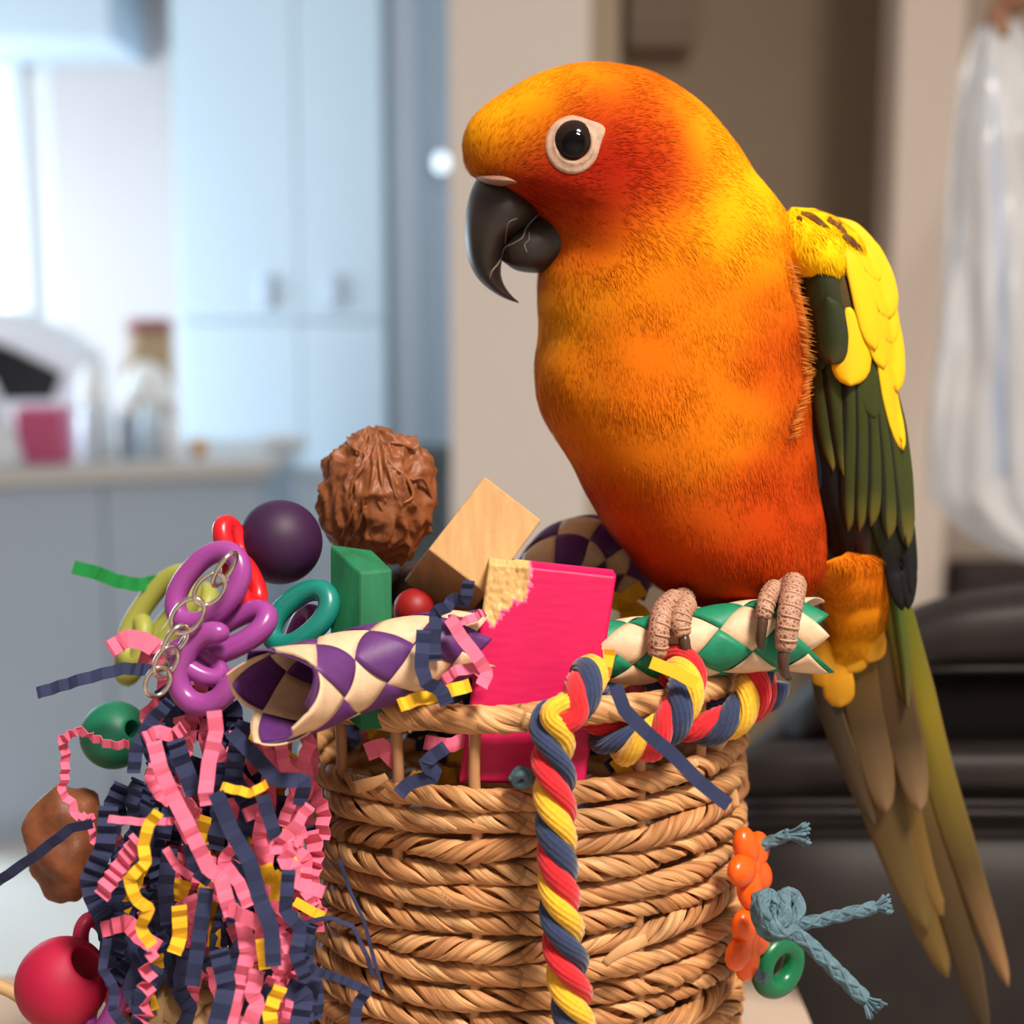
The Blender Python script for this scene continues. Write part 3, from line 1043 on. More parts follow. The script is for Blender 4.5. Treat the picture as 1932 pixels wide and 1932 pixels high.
def grid_block(quad, quad_d, depth_vec, nu, nv, fn, bevel_px=4):
    """block whose front face is a fine grid: fn(px, py) -> (extra depth mm, colour); the other faces close it"""
    q = np.array(quad, float)
    V, C, idx = [], [], {}
    for j in range(nv + 1):
        for i in range(nu + 1):
            u, v = i / nu, j / nv
            p = (q[0] * (1 - u) + q[1] * u) * (1 - v) + (q[3] * (1 - u) + q[2] * u) * v
            d = (quad_d[0] * (1 - u) + quad_d[1] * u) * (1 - v) + (quad_d[3] * (1 - u) + quad_d[2] * u) * v
            e, c = fn(p[0], p[1])
            ed = min(u * nu, (1 - u) * nu, v * nv, (1 - v) * nv)
            e += max(0, 0.5 * (1 - ed)) if ed < 1 else 0
            V.append(P(p[0], p[1], d + e))
            C.append(c)
            idx[i, j] = len(V) - 1
    F = [(idx[i, j], idx[i + 1, j], idx[i + 1, j + 1], idx[i, j + 1]) for j in range(nv) for i in range(nu)]
    border = [(i, 0) for i in range(nu)] + [(nu, j) for j in range(nv)] + [(i, nv) for i in range(nu, 0, -1)] + [(0, j) for j in range(nv, 0, -1)]
    b0 = [idx[b] for b in border]
    b1 = []
    for b in b0:
        V.append(np.array(V[b]) + depth_vec)
        C.append(C[b])
        b1.append(len(V) - 1)
    for a in range(len(b0)):
        n = (a + 1) % len(b0)
        F.append((b0[a], b1[a], b1[n], b0[n]))
    F.append(tuple(b1))
    return np.array(V), F, np.array(C)


def pink_fn(x, y):
    n = noise.noise((x * 0.05, y * 0.05, 1.0)) * 14 + noise.noise((x * 0.16, y * 0.16, 7.0)) * 9
    # chewed corner: everything above-left of a ragged line
    edge = max((x - 1000), (y - 1172), (x - 918) * 0.78 + (y - 1060) * 0.9 - 96 - 14)
    m = edge + n
    pink = np.array(lin((205, 14, 84)))
    wood = np.array(lin((222, 178, 112)))
    if m < 0:
        deep = min(1.0, -m / 26.0)
        r = noise.noise((x * 0.35, y * 0.12, 3.0))
        return 1.3 * deep + 0.5 * r, wood * (0.9 + 0.35 * r)
    if m < 5:
        return 0.1, np.array(lin((232, 110, 150)))
    sc = noise.noise((x * 0.02, y * 0.11, 2.0))
    return 0.05 * sc, pink * (1.0 + 0.10 * sc)


V, F, C = grid_block([(922, 1060), (1163, 1086), (1104, 1478), (866, 1476)], (352, 355, 350.5, 347.5), FWD * 0.012 + UP * 0.001, 64, 100, pink_fn)
mk('wooden_block', V, F, mat('pink_stain', attr=True, rough=0.5, spec=0.35, noise_amt=0.06, noise_scale=60, bump=0.2, bump_scale=500, bump_dist=0.0002), smooth=True, col=C,
   label='bright magenta wooden block with a chewed corner standing in the basket', cat='wooden block')


def hexpx(front, back, bev):
    return hexa(list(PP(front)) + list(PP(back)), bev)


V, F = hexpx([(808, 1037, 363), (915, 898, 368), (1022, 981, 366), (918, 1121, 360)],
             [(762, 1096, 392), (868, 960, 398), (975, 1040, 395), (868, 1180, 390)], 0.0005)
mk('wooden_block', V, F, m_raw, smooth=False, label='plain unpainted wooden block tilted on its corner beside the pod', cat='wooden block')
top = [(622, 1026, 359), (681, 1081, 352), (741, 1074, 356), (702, 1037, 363)]
bot = [(x, y + 300, d - 5) for x, y, d in top]
V, F = hexpx([top[0], top[1], bot[1], bot[0]], [top[3], top[2], bot[2], bot[3]], 0.0006)
mk('wooden_block', V, F, mat('green_stain', (24, 112, 72), rough=0.6, noise_amt=0.35, noise_scale=45, stretch=(3, 3, 0.6), bump=0.3, bump_scale=700, bump_dist=0.0003), smooth=False,
   label='green stained wooden block standing upright behind the purple tube', cat='wooden block')


def ball(c, R, axis, hr, k=40, m=22):
    axis = nrm(np.asarray(axis, float))
    a1 = nrm(np.cross(axis, [0.13, 0.9, 0.4]))
    a2 = np.cross(axis, a1)
    t0 = math.asin(hr / R)
    prof = [(R * math.sin(t), R * math.cos(t)) for t in np.linspace(t0 * 1.12, math.pi - t0 * 1.12, m)]
    z1 = prof[-1][1]
    prof += [(hr * 0.97, z1 * 0.985), (hr * 0.94, z1 * 0.9), (hr * 0.94, -z1 * 0.9), (hr * 0.97, -z1 * 0.985)]
    V = []
    for r, zz in prof:
        for j in range(k):
            th = 2 * math.pi * j / k
            V.append(c + axis * zz + r * (math.cos(th) * a1 + math.sin(th) * a2))
    n = len(prof)
    F = [(i * k + j, i * k + (j + 1) % k, ((i + 1) % n) * k + (j + 1) % k, ((i + 1) % n) * k + j) for i in range(n) for j in range(k)]
    return np.array(V), F


def beadmat(name, c, rough=0.45):
    return mat(name, c, rough=rough, spec=0.4, noise_amt=0.10, noise_scale=90, bump=0.08, bump_scale=300, bump_dist=0.0003)


mk('wooden_ball', *ball(P(528, 1023, 366), 80 * pxm(366), RIGHT * 0.9 + UP * 0.35 + FWD * 0.4, 0.0022), beadmat('dark_purple_stain', (50, 18, 58), 0.55),
   label='large dark purple wooden ball beside the dried pod', cat='ball')
mk('wooden_ball', *ball(P(216, 1387, 372), 64 * pxm(372), RIGHT * 0.75 - FWD * 0.62 + UP * 0.28, 0.0024), beadmat('green_ball_stain', (18, 112, 82), 0.5),
   label='green wooden ball with a drilled hole behind the pink paper strip', cat='ball')
mk('wooden_ball', *ball(P(117, 1855, 352), 86 * pxm(352), RIGHT * 0.66 - FWD * 0.30 + UP * 0.56, 0.0046), beadmat('magenta_stain', (176, 14, 58), 0.6),
   label='magenta red wooden ball with a wide hole beside the purple links', cat='ball')
mk('wooden_ball', *ball(P(252, 1852, 366), 62 * pxm(366), RIGHT * 0.2 - FWD * 0.3 + UP * 0.9, 0.003), beadmat('red_stain', (150, 20, 26), 0.5),
   label='dark red wooden ball half hidden behind the zigzag pink paper', cat='ball')

# dried pod: a shrivelled dome with folds running down from its tip
pc = np.array((713, 932.0))
V, C = [], []
k, m = 170, 120
for i in range(m + 1):
    ph = math.pi * i / m
    for j in range(k):
        th = 2 * math.pi * j / k
        dx, dy, dz = math.sin(ph) * math.sin(th), -math.cos(ph), -math.sin(ph) * math.cos(th)   # right, down, away
        # lobed outline
        lob = 1 + 0.035 * math.sin(5 * th + 1) * math.sin(ph) + 0.05 * noise.noise((dx * 2.3, dy * 2.3, dz * 2.3))
        # folds: lines that spread from the tip and bend outwards
        ang = math.atan2(dx + 0.02, 0.62 + dy * 0.62)
        wv = noise.noise((dx * 2.2 + 3, dy * 1.4, dz * 2.2)) * 2.4 + noise.noise((dx * 5, dy * 3.0, dz * 5 + 4)) * 0.9
        fold = 1 - abs(math.sin(7.5 * ang + wv * 1.25))
        fold = fold ** 1.6
        rn = 1 - abs(noise.noise((dx * 3.8 + wv * 0.5, dy * 2.6, dz * 3.8 + 2))) * 2.2
        fine = 1 - abs(noise.noise((dx * 12 + 1, dy * 9, dz * 12))) * 2
        rel = 0.10 * fold + 0.075 * rn + 0.010 * fine
        r = lob * (0.89 + rel)
        V.append(P(pc[0] + 113 * r * dx, pc[1] + (126 if dy < 0 else 140) * r * dy, 386 + 15.5 * r * dz))
        C.append(np.array(lin((132, 76, 42))))
F = [(i * k + j, i * k + (j + 1) % k, (i + 1) * k + (j + 1) % k, (i + 1) * k + j) for i in range(m) for j in range(k)]
pod = thing('dried_pod', 'brown shrivelled dried seed pod standing at the back of the basket', 'seed pod', P(713, 1052, 386))
m_pod = mat('pod_skin', attr=True, rough=0.5, spec=0.4, noise_amt=0.25, noise_scale=160, bump=0.4, bump_scale=500, bump_dist=0.0005)
mk('husk', V, F, m_pod, pod, col=np.array(C))
m_rib = mat('pod_rib', (146, 86, 48), rough=0.45, noise_amt=0.35, noise_scale=250)
ribs = [[(712, 838), (716, 870), (722, 920), (728, 950)], [(708, 842), (706, 880), (700, 920), (690, 950)], [(718, 845), (742, 880), (766, 900), (780, 935), (760, 950)],
        [(700, 850), (684, 880), (668, 905), (660, 935)], [(720, 855), (735, 890), (745, 930), (756, 948)], [(672, 950), (660, 980), (646, 1010), (634, 1022)],
        [(655, 825), (668, 845), (690, 858)], [(735, 835), (760, 838), (785, 850)], [(708, 930), (718, 955), (724, 968)], [(776, 905), (800, 905), (815, 940)], [(690, 955), (672, 1000), (664, 1015)]]
for rb in ribs:
    pts = []
    for (x, y) in rb:
        u, v = (x - pc[0]) / 113, (y - pc[1]) / 124
        w_ = math.sqrt(max(0.02, 1 - u * u - v * v))
        pts.append(P(x, y, 386 - 14.9 * w_))
    n = 18
    mk('rib', *tube(spline(pts, n), 0.0005, 8, scale=np.interp(np.linspace(0, 1, n), [0, .2, .6, 1], [.7, 1, 1.25, .5])), m_rib, pod)

# brown nut hanging on the left
V, F = ellipsoid(P(128, 1585, 376), [RIGHT * 0.0105 + UP * 0.003, FWD * 0.0105, UP * 0.0146 - RIGHT * 0.002], 48, 30)
for i in range(len(V)):
    q = Vector((V[i] - P(128, 1585, 376)) * 120)
    V[i] += nrm(V[i] - P(128, 1585, 376)) * (0.0026 * noise.noise(q) + 0.0006 * noise.noise(q * 3))
mk('wooden_nut', V, F, mat('nut_shell', (128, 74, 44), rough=0.5, spec=0.4, noise_amt=0.5, noise_scale=110, bump=0.6, bump_scale=260, bump_dist=0.0007),
   label='lumpy brown nut shell hanging left of the paper strips', cat='nut')

# ------------------------------------------------------------------ plastic links and the chain
m_vio = mat('violet_plastic', (152, 66, 146), rough=0.28, spec=0.5, sss=0.15)
m_redp = mat('red_plastic', (206, 26, 36), rough=0.3, spec=0.5)
m_teal = mat('teal_plastic', (20, 124, 112), rough=0.3, spec=0.5)
m_olive = mat('olive_plastic', (158, 160, 72), rough=0.45, spec=0.4)


def link(cx, cy, d, a, b, ang, tau, r, m, label, group=None, gap=None, n=44):
    """oval link: semi-axes a (along ang in the view) and b (turned tau away from the view plane) in px, tube radius r in px"""
    t = np.linspace(0, 2 * math.pi, n, endpoint=False) if gap is None else np.linspace(gap[0], gap[1], n)
    s = pxm(d)
    e1 = RIGHT * math.cos(ang) - UP * math.sin(ang)
    e2 = (RIGHT * math.sin(ang) + UP * math.cos(ang)) * math.cos(tau) + FWD * math.sin(tau)
    ct, sn = np.cos(t), np.sin(t)
    ct = np.sign(ct) * np.abs(ct) ** 0.85
    path = P(cx, cy, d) + s * (a * ct[:, None] * e1 + b * sn[:, None] * e2)
    if gap is None:
        V, F = tube(path, r * s, 14, closed=True)
    else:
        V, F = tube(path, r * s, 14, scale=round_ends(n, 4))
    return mk('plastic_link', V, F, m, label=label, cat='plastic link', group=group)


link(392, 1108, 346, 78, 50, -0.85, 0.35, 21, m_vio, 'violet plastic link running behind the silver chain up to the red link')
link(436, 1022, 358, 34, 20, 1.25, 1.1, 19, m_redp, 'red plastic link touching the dark purple ball')
link(462, 1100, 352, 46, 26, 1.15, 1.05, 19, m_redp, 'red plastic link hanging below the ball and the other red link')
link(444, 1192, 346, 66, 34, -0.48, 0.75, 22, m_vio, 'violet plastic link lying slanted between red and hooked violet links')
link(392, 1262, 336, 70, 52, -1.15, 0.15, 22, m_vio, 'open hooked violet plastic link in front of the tube mouth', gap=(-0.2, 5.0))
link(372, 1250, 340, 48, 24, 0.55, 1.0, 18, m_vio, 'short violet plastic link threaded through the hooked one')
link(566, 1165, 356, 66, 40, -0.7, 0.5, 21, m_teal, 'teal plastic link beside the green wooden block')
link(572, 1196, 364, 44, 30, -1.2, 0.9, 17, m_vio, 'violet plastic link behind the teal link')
link(300, 1165, 400, 96, 46, -0.95, 0.5, 20, m_olive, 'large olive green plastic link behind the silver chain')
link(335, 1185, 404, 86, 44, -0.85, 0.9, 20, m_olive, 'olive green plastic link inside the large olive one')
link(252, 1225, 402, 54, 30, -1.3, 0.9, 18, m_olive, 'small olive green plastic link at the lower end of the olive links')
link(182, 1790, 360, 56, 30, 1.3, 0.9, 15, mat('magenta_plastic', (190, 40, 84), rough=0.35), 'magenta plastic link above the magenta ball')
link(196, 1892, 350, 60, 34, -1.1, 0.7, 19, m_vio, 'violet plastic link between the magenta ball and the red ball')

m_steel = mat('chain_steel', (214, 204, 186), rough=0.18, metallic=1.0)
chn = thing('silver_chain', 'silver curb chain hanging between the violet links', 'chain', P(292, 1296, 330))
cl = [(424, 1074, 1.25, 42), (396, 1112, 0.45, 40), (354, 1162, 0.15, 44), (332, 1208, 1.0, 38), (314, 1248, 0.9, 36), (298, 1286, 0.7, 34)]
for i, (cx, cy, tau, a) in enumerate(cl):
    ang = 2.12 + 0.15 * math.sin(i)
    t = np.linspace(0, 2 * math.pi, 30, endpoint=False)
    d = 332
    s = pxm(d)
    e1 = RIGHT * math.cos(ang) - UP * -math.sin(ang) * -1
    e2 = (RIGHT * math.sin(ang) + UP * math.cos(ang)) * math.cos(tau) + FWD * math.sin(tau)
    path = P(cx, cy, d) + s * (a * 0.86 * np.cos(t)[:, None] * e1 + 25 * np.sin(t)[:, None] * e2)
    mk('chain_link', *tube(path, 4.8 * s, 8, closed=True), m_steel, chn)

# ------------------------------------------------------------------ crinkled paper
m_pinkp = mat('pink_paper', (236, 112, 142), rough=0.8, spec=0.2, noise_amt=0.08, noise_scale=150)
m_navyp = mat('navy_paper', (46, 52, 84), rough=0.8, spec=0.25, noise_amt=0.12, noise_scale=150)
m_yelp = mat('yellow_paper', (240, 184, 44), rough=0.8, spec=0.2, noise_amt=0.08, noise_scale=150)
m_greenp = mat('green_paper', (28, 128, 60), rough=0.8, spec=0.2, noise_amt=0.1, noise_scale=150)


def strip(pts, width, tilt=0.0, amp=5.0, period=26.0, tilt1=None, thick=0.00022):
    """crinkle-cut paper strip through (px, py, depth) points; amp and period of the folds in px"""
    d0 = pts[0][2]
    s = pxm(d0)
    wp = PP(pts)
    tot = np.linalg.norm(np.diff(wp, axis=0), axis=1).sum()
    nf = max(2, int(round(tot / s / period)))
    n = nf * 4 + 1
    cl_ = np.concatenate([[0], np.cumsum(np.linalg.norm(np.diff(wp, axis=0), axis=1))])
    ss_ = np.linspace(0, cl_[-1], 8 * n)
    path = np.stack([np.interp(ss_, cl_, wp[:, q]) for q in range(3)], 1)
    kw_ = max(3, (8 * n) // (5 * max(2, len(pts)))) | 1
    pad_ = np.vstack([np.repeat(path[:1], kw_ // 2, 0), path, np.repeat(path[-1:], kw_ // 2, 0)])
    path = np.stack([np.convolve(pad_[:, q], np.ones(kw_) / kw_, 'valid') for q in range(3)], 1)
    rj = np.random.default_rng(int(abs(pts[0][0] * 7 + pts[0][1] * 3)))
    st_ = np.repeat(rj.uniform(0.45, 1.6, nf), 4)
    st_ = np.concatenate([[0], np.cumsum(st_)])
    st_ = st_ / st_[-1] * (8 * n - 1)
    path = path[np.round(st_).astype(int)]
    T = nrm(np.gradient(path, axis=0))
    tl = np.linspace(tilt, tilt if tilt1 is None else tilt1, n)
    inpl = nrm(np.cross(T, FWD))
    dep = nrm(np.cross(inpl, T))
    dep = dep * np.sign((dep * FWD).sum(1, keepdims=True) + 1e-9)
    W = np.cos(tl)[:, None] * inpl + np.sin(tl)[:, None] * dep
    Nn = np.cross(T, W)
    ph = np.arange(n) % 4
    tri = np.where(ph == 1, 1.0, np.where(ph == 3, -1.0, 0.0))
    jit = np.array([0.6 + 0.6 * abs(noise.noise((i * 0.37, d0 * 0.1, pts[0][0] * 0.11))) for i in range(n)])
    path = path + Nn * (tri * jit * amp * s)[:, None]
    hw = width * s / 2
    V = []
    for i in range(n):
        for a, b in ((1, 1), (-1, 1), (-1, -1), (1, -1)):
            V.append(path[i] + a * hw * W[i] + b * thick / 2 * Nn[i])
    F = []
    for i in range(n - 1):
        for a in range(4):
            F.append((i * 4 + a, i * 4 + (a + 1) % 4, i * 4 + 4 + (a + 1) % 4, i * 4 + 4 + a))
    F.append((0, 1, 2, 3))
    F.append(tuple(4 * n - 4 + a for a in range(4))[::-1])
    return np.array(V), F


GP = {'p': ('pink crinkled paper strip', m_pinkp), 'n': ('navy crinkled paper strip', m_navyp), 'y': ('yellow crinkled paper strip', m_yelp)}
TAS = {'p': ('pink crinkle-cut paper strip in the tassel hanging on the basket', 'pink paper strips of the tassel'),
       'n': ('navy blue crinkle-cut paper strip in the tassel hanging on the basket', 'navy paper strips of the tassel'),
       'y': ('yellow crinkle-cut paper strip in the tassel hanging on the basket', 'yellow paper strips of the tassel')}


def paper(kind, pts, d, width, label=None, group=None, **kw):
    if len(pts[0]) == 2:
        pts = [(x, y, d + 1.5 * math.sin(i * 1.9 + x)) for i, (x, y) in enumerate(pts)]
    if label is None:
        label, group = TAS[kind]
    m = {'p': m_pinkp, 'n': m_navyp, 'y': m_yelp, 'g': m_greenp}[kind]
    return mk('paper_strip', *strip(pts, width, **kw), m, smooth=False, label=label, cat='paper strip', group=group)


# strips of the tassel that can be told apart in the photograph
paper('p', [(290, 1398), (303, 1450), (325, 1500), (351, 1549), (373, 1596), (394, 1640), (416, 1652), (425, 1689), (437, 1728)], 322, 28, 'long pink strip running down the middle of the paper tassel', tilt=0.25, amp=5, period=44)
paper('p', [(428, 1712), (462, 1730), (492, 1746)], 321, 30, 'short folded pink strip end below the long middle pink strip', tilt=-0.2, amp=5, period=36)
paper('p', [(404, 1340), (408, 1379), (394, 1441), (388, 1493), (392, 1520)], 323, 28, 'straight pink paper strip hanging from under the hooked violet link', tilt=0.1, amp=4, period=48)
paper('p', [(245, 1403), (211, 1407), (174, 1391), (149, 1378), (117, 1394), (124, 1425), (121, 1475), (115, 1493), (137, 1518), (143, 1540), (174, 1543), (171, 1571), (181, 1590)], 346, 18,
      'long pink paper strip looping out left past the green ball', tilt=0.35, amp=6, period=24, tilt1=1.1)
paper('p', [(458, 1735), (468, 1798), (452, 1860), (432, 1935)], 325, 30, 'wide pink paper strip continuing down below the short folded end', tilt=0.2, amp=5, period=44)
paper('p', [(486, 1829), (476, 1876), (486, 1895), (464, 1945)], 322, 30, tilt=-0.15, amp=5, period=40)
paper('p', [(282, 1795), (275, 1850), (280, 1900), (262, 1950)], 326, 30, 'accordion-folded pink paper strip hanging beside the dark red ball', tilt=1.25, amp=16, period=30)
paper('p', [(586, 1518), (548, 1570), (512, 1603), (566, 1588), (530, 1628), (560, 1634), (553, 1664), (612, 1684)], 326, 24, 'zigzag pink paper strip springing out toward the basket wall', tilt=0.5, amp=4, period=34)
paper('p', [(262, 1583), (232, 1627), (204, 1667), (190, 1692)], 325, 34, 'slanted finely pleated pink paper strip next to the brown nut', tilt=-0.3, amp=8, period=26)
paper('p', [(203, 1545), (270, 1551), (328, 1549)], 324, 15, 'narrow level pink paper strip crossing above the yellow zigzag strip', tilt=0.5, amp=3, period=30)
paper('p', [(312, 1600), (334, 1636), (362, 1655)], 326, 15, 'short narrow pink paper strip curving beside the long middle pink one', tilt=0.4, amp=2, period=30)
paper('p', [(446, 1590), (420, 1625), (452, 1668), (470, 1712)], 331, 24, tilt=0.4, amp=5, period=28)
paper('p', [(528, 1392), (538, 1450), (563, 1466), (585, 1400)], 336, 24, tilt=0.2, amp=4, period=34)
paper('p', [(500, 1395), (512, 1440), (540, 1462), (560, 1500)], 338, 16, tilt=0.5, amp=4, period=34)
paper('p', [(270, 1395), (300, 1380), (330, 1390), (345, 1372)], 330, 26, tilt=0.3, amp=7, period=26)
paper('p', [(290, 1440), (282, 1470), (300, 1500), (322, 1515)], 329, 20, tilt=0.5, amp=5, period=26)
paper('p', [(460, 1540), (500, 1522), (488, 1580), (500, 1620)], 333, 26, tilt=0.2, amp=5, period=34)
paper('p', [(190, 1755), (240, 1740), (262, 1765), (300, 1790)], 334, 30, tilt=0.3, amp=8, period=26)
paper('p', [(356, 1690), (372, 1740), (365, 1790)], 334, 28, tilt=0.4, amp=6, period=28)
paper('p', [(560, 1430), (555, 1500), (530, 1560)], 340, 22, tilt=0.3, amp=5, period=30)
paper('p', [(300, 1560), (290, 1640), (270, 1700), (282, 1740)], 345, 34, tilt=0.3, amp=8, period=26)
paper('p', [(535, 1760), (545, 1800), (520, 1850), (500, 1850)], 325, 20, tilt=0.6, amp=5, period=30)
paper('n', [(407, 1494), (435, 1565), (472, 1627), (488, 1689), (512, 1751), (516, 1825)], 320, 30, 'wide smooth navy paper strip slanting down the tassel front', tilt=0.15, amp=2.5, period=60)
paper('n', [(390, 1674), (376, 1767), (362, 1862)], 324, 28, 'straight navy paper strip hanging between two yellow strips of the tassel', tilt=0.1, amp=3, period=50)
paper('n', [(412, 1790), (428, 1860), (408, 1940)], 321, 36, 'broad wavy navy paper strip at the foot of the tassel', tilt=0.2, amp=6, period=40)
paper('n', [(176, 1553), (134, 1562), (62, 1618), (-10, 1667)], 340, 22, 'long dark blue paper strip reaching out to the left across the nut', tilt=0.5, amp=2, period=60)
paper('n', [(205, 1520), (199, 1596), (168, 1660), (178, 1700), (200, 1735)], 335, 36, 'deeply pleated navy paper strip lying against the brown nut', tilt=0.2, amp=8, period=26)
paper('n', [(203, 1770), (193, 1829), (216, 1862), (212, 1907), (238, 1940)], 330, 17, 'thin wavy navy paper strip hanging over the magenta link', tilt=0.3, amp=4, period=40)
paper('n', [(495, 1500), (524, 1592)], 328, 26, tilt=0.2, amp=3, period=40)
paper('n', [(545, 1640), (538, 1720), (568, 1751), (558, 1800), (578, 1850)], 324, 26, 'wavy navy paper strip hanging close to the basket wall', tilt=0.2, amp=5, period=40)
paper('n', [(69, 1308), (105, 1297), (153, 1282), (234, 1261), (286, 1265)], 350, 23, 'dark navy paper strip sticking out level above the green ball', tilt=0.35, amp=3, period=34)
paper('n', [(322, 1322), (282, 1363), (257, 1410), (252, 1460)], 330, 25, tilt=0.4, amp=4, period=30)
paper('n', [(330, 1395), (345, 1440), (368, 1500)], 329, 34, tilt=0.3, amp=6, period=34)
paper('n', [(435, 1380), (480, 1425), (522, 1472), (576, 1472), (566, 1520)], 327, 28, 'navy paper strip arching from under the tube mouth to the basket', tilt=0.3, amp=4, period=40)
paper('n', [(360, 1590), (372, 1640), (400, 1660)], 332, 32, tilt=0.4, amp=6, period=30)
paper('n', [(320, 1600), (312, 1680), (318, 1745)], 336, 30, tilt=0.3, amp=6, period=36)
paper('n', [(450, 1400), (440, 1470), (470, 1520), (460, 1580)], 336, 34, tilt=0.2, amp=6, period=30)
paper('n', [(235, 1480), (215, 1520), (225, 1560)], 342, 40, tilt=0.3, amp=9, period=24)
paper('n', [(585, 1740), (560, 1800), (590, 1850), (570, 1940)], 335, 34, tilt=0.3, amp=6, period=30)
paper('n', [(540, 1860), (575, 1880), (560, 1950)], 328, 36, tilt=0.2, amp=6, period=30)
paper('n', [(692, 1868), (672, 1900), (668, 1960)], 330, 22, 'navy paper strip lying loose on the basket weave', tilt=0.3, amp=5, period=30)
paper('n', [(590, 1830), (650, 1850), (700, 1872)], 332, 16, tilt=0.5, amp=7, period=24)
paper('y', [(300, 1531), (280, 1556), (270, 1596), (276, 1627), (242, 1658), (258, 1699), (282, 1714), (264, 1751), (288, 1785)], 321, 22, 'long zigzag yellow paper strip on the tassel front', tilt=0.2, amp=5, period=36)
paper('y', [(417, 1484), (475, 1497), (504, 1478)], 322, 18, 'short level yellow paper strip near the top of the tassel', tilt=0.5, amp=4, period=34)
paper('y', [(338, 1708), (340, 1767), (328, 1800)], 326, 28, 'short upright yellow paper strip beside the accordion-folded pink one', tilt=0.3, amp=5, period=36)
paper('y', [(500, 1630), (512, 1665), (530, 1650), (520, 1700)], 335, 26, tilt=0.2, amp=4, period=34)
paper('y', [(530, 1860), (508, 1907), (513, 1950)], 322, 27, 'yellow paper strip at the very foot of the tassel', tilt=0.3, amp=6, period=34)
paper('y', [(345, 1660), (332, 1700)], 338, 36, tilt=0.2, amp=4, period=34)
paper('y', [(492, 1770), (500, 1830)], 336, 22, tilt=0.4, amp=4, period=30)
paper('y', [(555, 1700), (590, 1720), (612, 1730)], 338, 18, tilt=0.4, amp=3, period=34)
paper('y', [(545, 1560), (540, 1610), (560, 1650)], 342, 26, tilt=0.4, amp=5, period=30)
paper('n', [(640, 1620), (660, 1680), (688, 1740), (700, 1790), (722, 1868)], 337, 7, 'thin dark thread of paper trailing down the basket weave', tilt=0.3, amp=1.5, period=50)
paper('n', [(574, 1742), (620, 1730), (668, 1750), (690, 1800), (704, 1840)], 335, 9, 'narrow navy paper strip bowing out from the tassel over the weave', tilt=0.8, amp=1.5, period=50)
# strips deeper inside the tassel
rr = random.Random(21)
for i in range(170):
    x0 = rr.uniform(205, 600)
    y0 = rr.uniform(1350, 1840)
    if x0 < 290 and y0 < 1470:
        continue
    n = rr.randint(3, 4)
    pts = [(x0, y0)]
    for q in range(n):
        pts.append((pts[-1][0] + rr.gauss((pts[-1][0] - 400) * 0.04, 20), pts[-1][1] + rr.uniform(32, 60)))
    if pts[-1][0] < 195 or pts[-1][0] > 610:
        continue
    kd = rr.choice('ppppnnnnnny')
    paper(kd, pts, rr.uniform(337, 366), rr.uniform(26, 36), tilt=rr.uniform(-0.5, 0.6), amp=rr.uniform(3, 9), period=rr.uniform(24, 40))

# strips on the rim, each with a place of its own
paper('g', [(137, 1070), (180, 1080), (220, 1096), (262, 1104), (310, 1094), (358, 1082)], 402, 26, 'green crinkled paper strip sticking out left above the olive links', tilt=0.25, amp=3, period=24)
paper('p', [(206, 1228), (235, 1205), (270, 1208), (302, 1228), (290, 1252), (262, 1240)], 372, 36, 'pink paper strip curled over the olive links', tilt=0.35, amp=5, period=40)
paper('p', [(848, 1165), (868, 1198), (905, 1246), (919, 1270), (908, 1296)], 333, 25, 'pink paper strip hanging off the purple tube beside the magenta block', tilt=0.2, amp=4, period=50)
paper('p', [(836, 1287), (858, 1266), (895, 1260), (918, 1274)], 334, 22, 'pink paper strip lying level across the end of the purple tube', tilt=0.45, amp=3, period=36)
paper('p', [(846, 1168), (880, 1172), (915, 1154)], 337, 18, 'short pink paper strip folded against the magenta block', tilt=0.6, amp=5, period=30)
paper('n', [(884, 1095), (878, 1136), (852, 1128), (846, 1146), (822, 1152), (820, 1200), (821, 1248)], 334, 24, 'navy paper strip zigzagging down over the purple tube', tilt=0.25, amp=4, period=36)
paper('n', [(799, 1188), (795, 1257), (805, 1290), (832, 1300), (844, 1330)], 329, 27, 'wavy navy paper strip hanging over the front of the purple tube', tilt=0.1, amp=6, period=40)
paper('y', [(752, 1332), (790, 1318), (816, 1314), (888, 1292)], 331, 26, 'yellow paper strip lying along the rim under the purple tube', tilt=0.3, amp=6, period=40)
paper('y', [(1227, 1249), (1275, 1268), (1316, 1291)], 336, 24, 'yellow paper strip bridging the rope coils below the perch', tilt=0.1, amp=1.5, period=60)
paper('n', [(1160, 1292), (1178, 1340), (1226, 1388), (1270, 1424), (1318, 1474), (1376, 1520)], 328, 27, 'long dark blue paper strip lying slanted across the rope coils', tilt=0.15, amp=1.5, period=90)
paper('p', [(690, 1420), (720, 1408), (752, 1440)], 352, 34, 'pink paper strip in the gap under the rim beside a cane stake', tilt=0.2, amp=3, period=50)
paper('p', [(800, 1400), (850, 1408), (880, 1392)], 354, 28, 'pink paper strip in the gap under the rim by the magenta block', tilt=0.3, amp=3, period=50)
paper('n', [(842, 1408), (800, 1440), (826, 1462), (770, 1478), (752, 1500)], 336, 27, 'navy paper strip curling out of the gap below the rim', tilt=0.2, amp=3, period=50)
paper('y', [(1188, 1180), (1178, 1130), (1215, 1108)], 392, 30, 'yellow paper strip standing upright behind the perch', tilt=0.3, amp=4, period=40)
paper('y', [(1150, 1130), (1200, 1150), (1240, 1200)], 396, 34, 'yellow paper strip lying behind the perch beside the upright one', tilt=0.3, amp=4, period=40)
paper('y', [(1160, 1430), (1190, 1470), (1200, 1500)], 356, 30, 'yellow paper strip inside the basket behind the rope coils', tilt=0.3, amp=3, period=40)
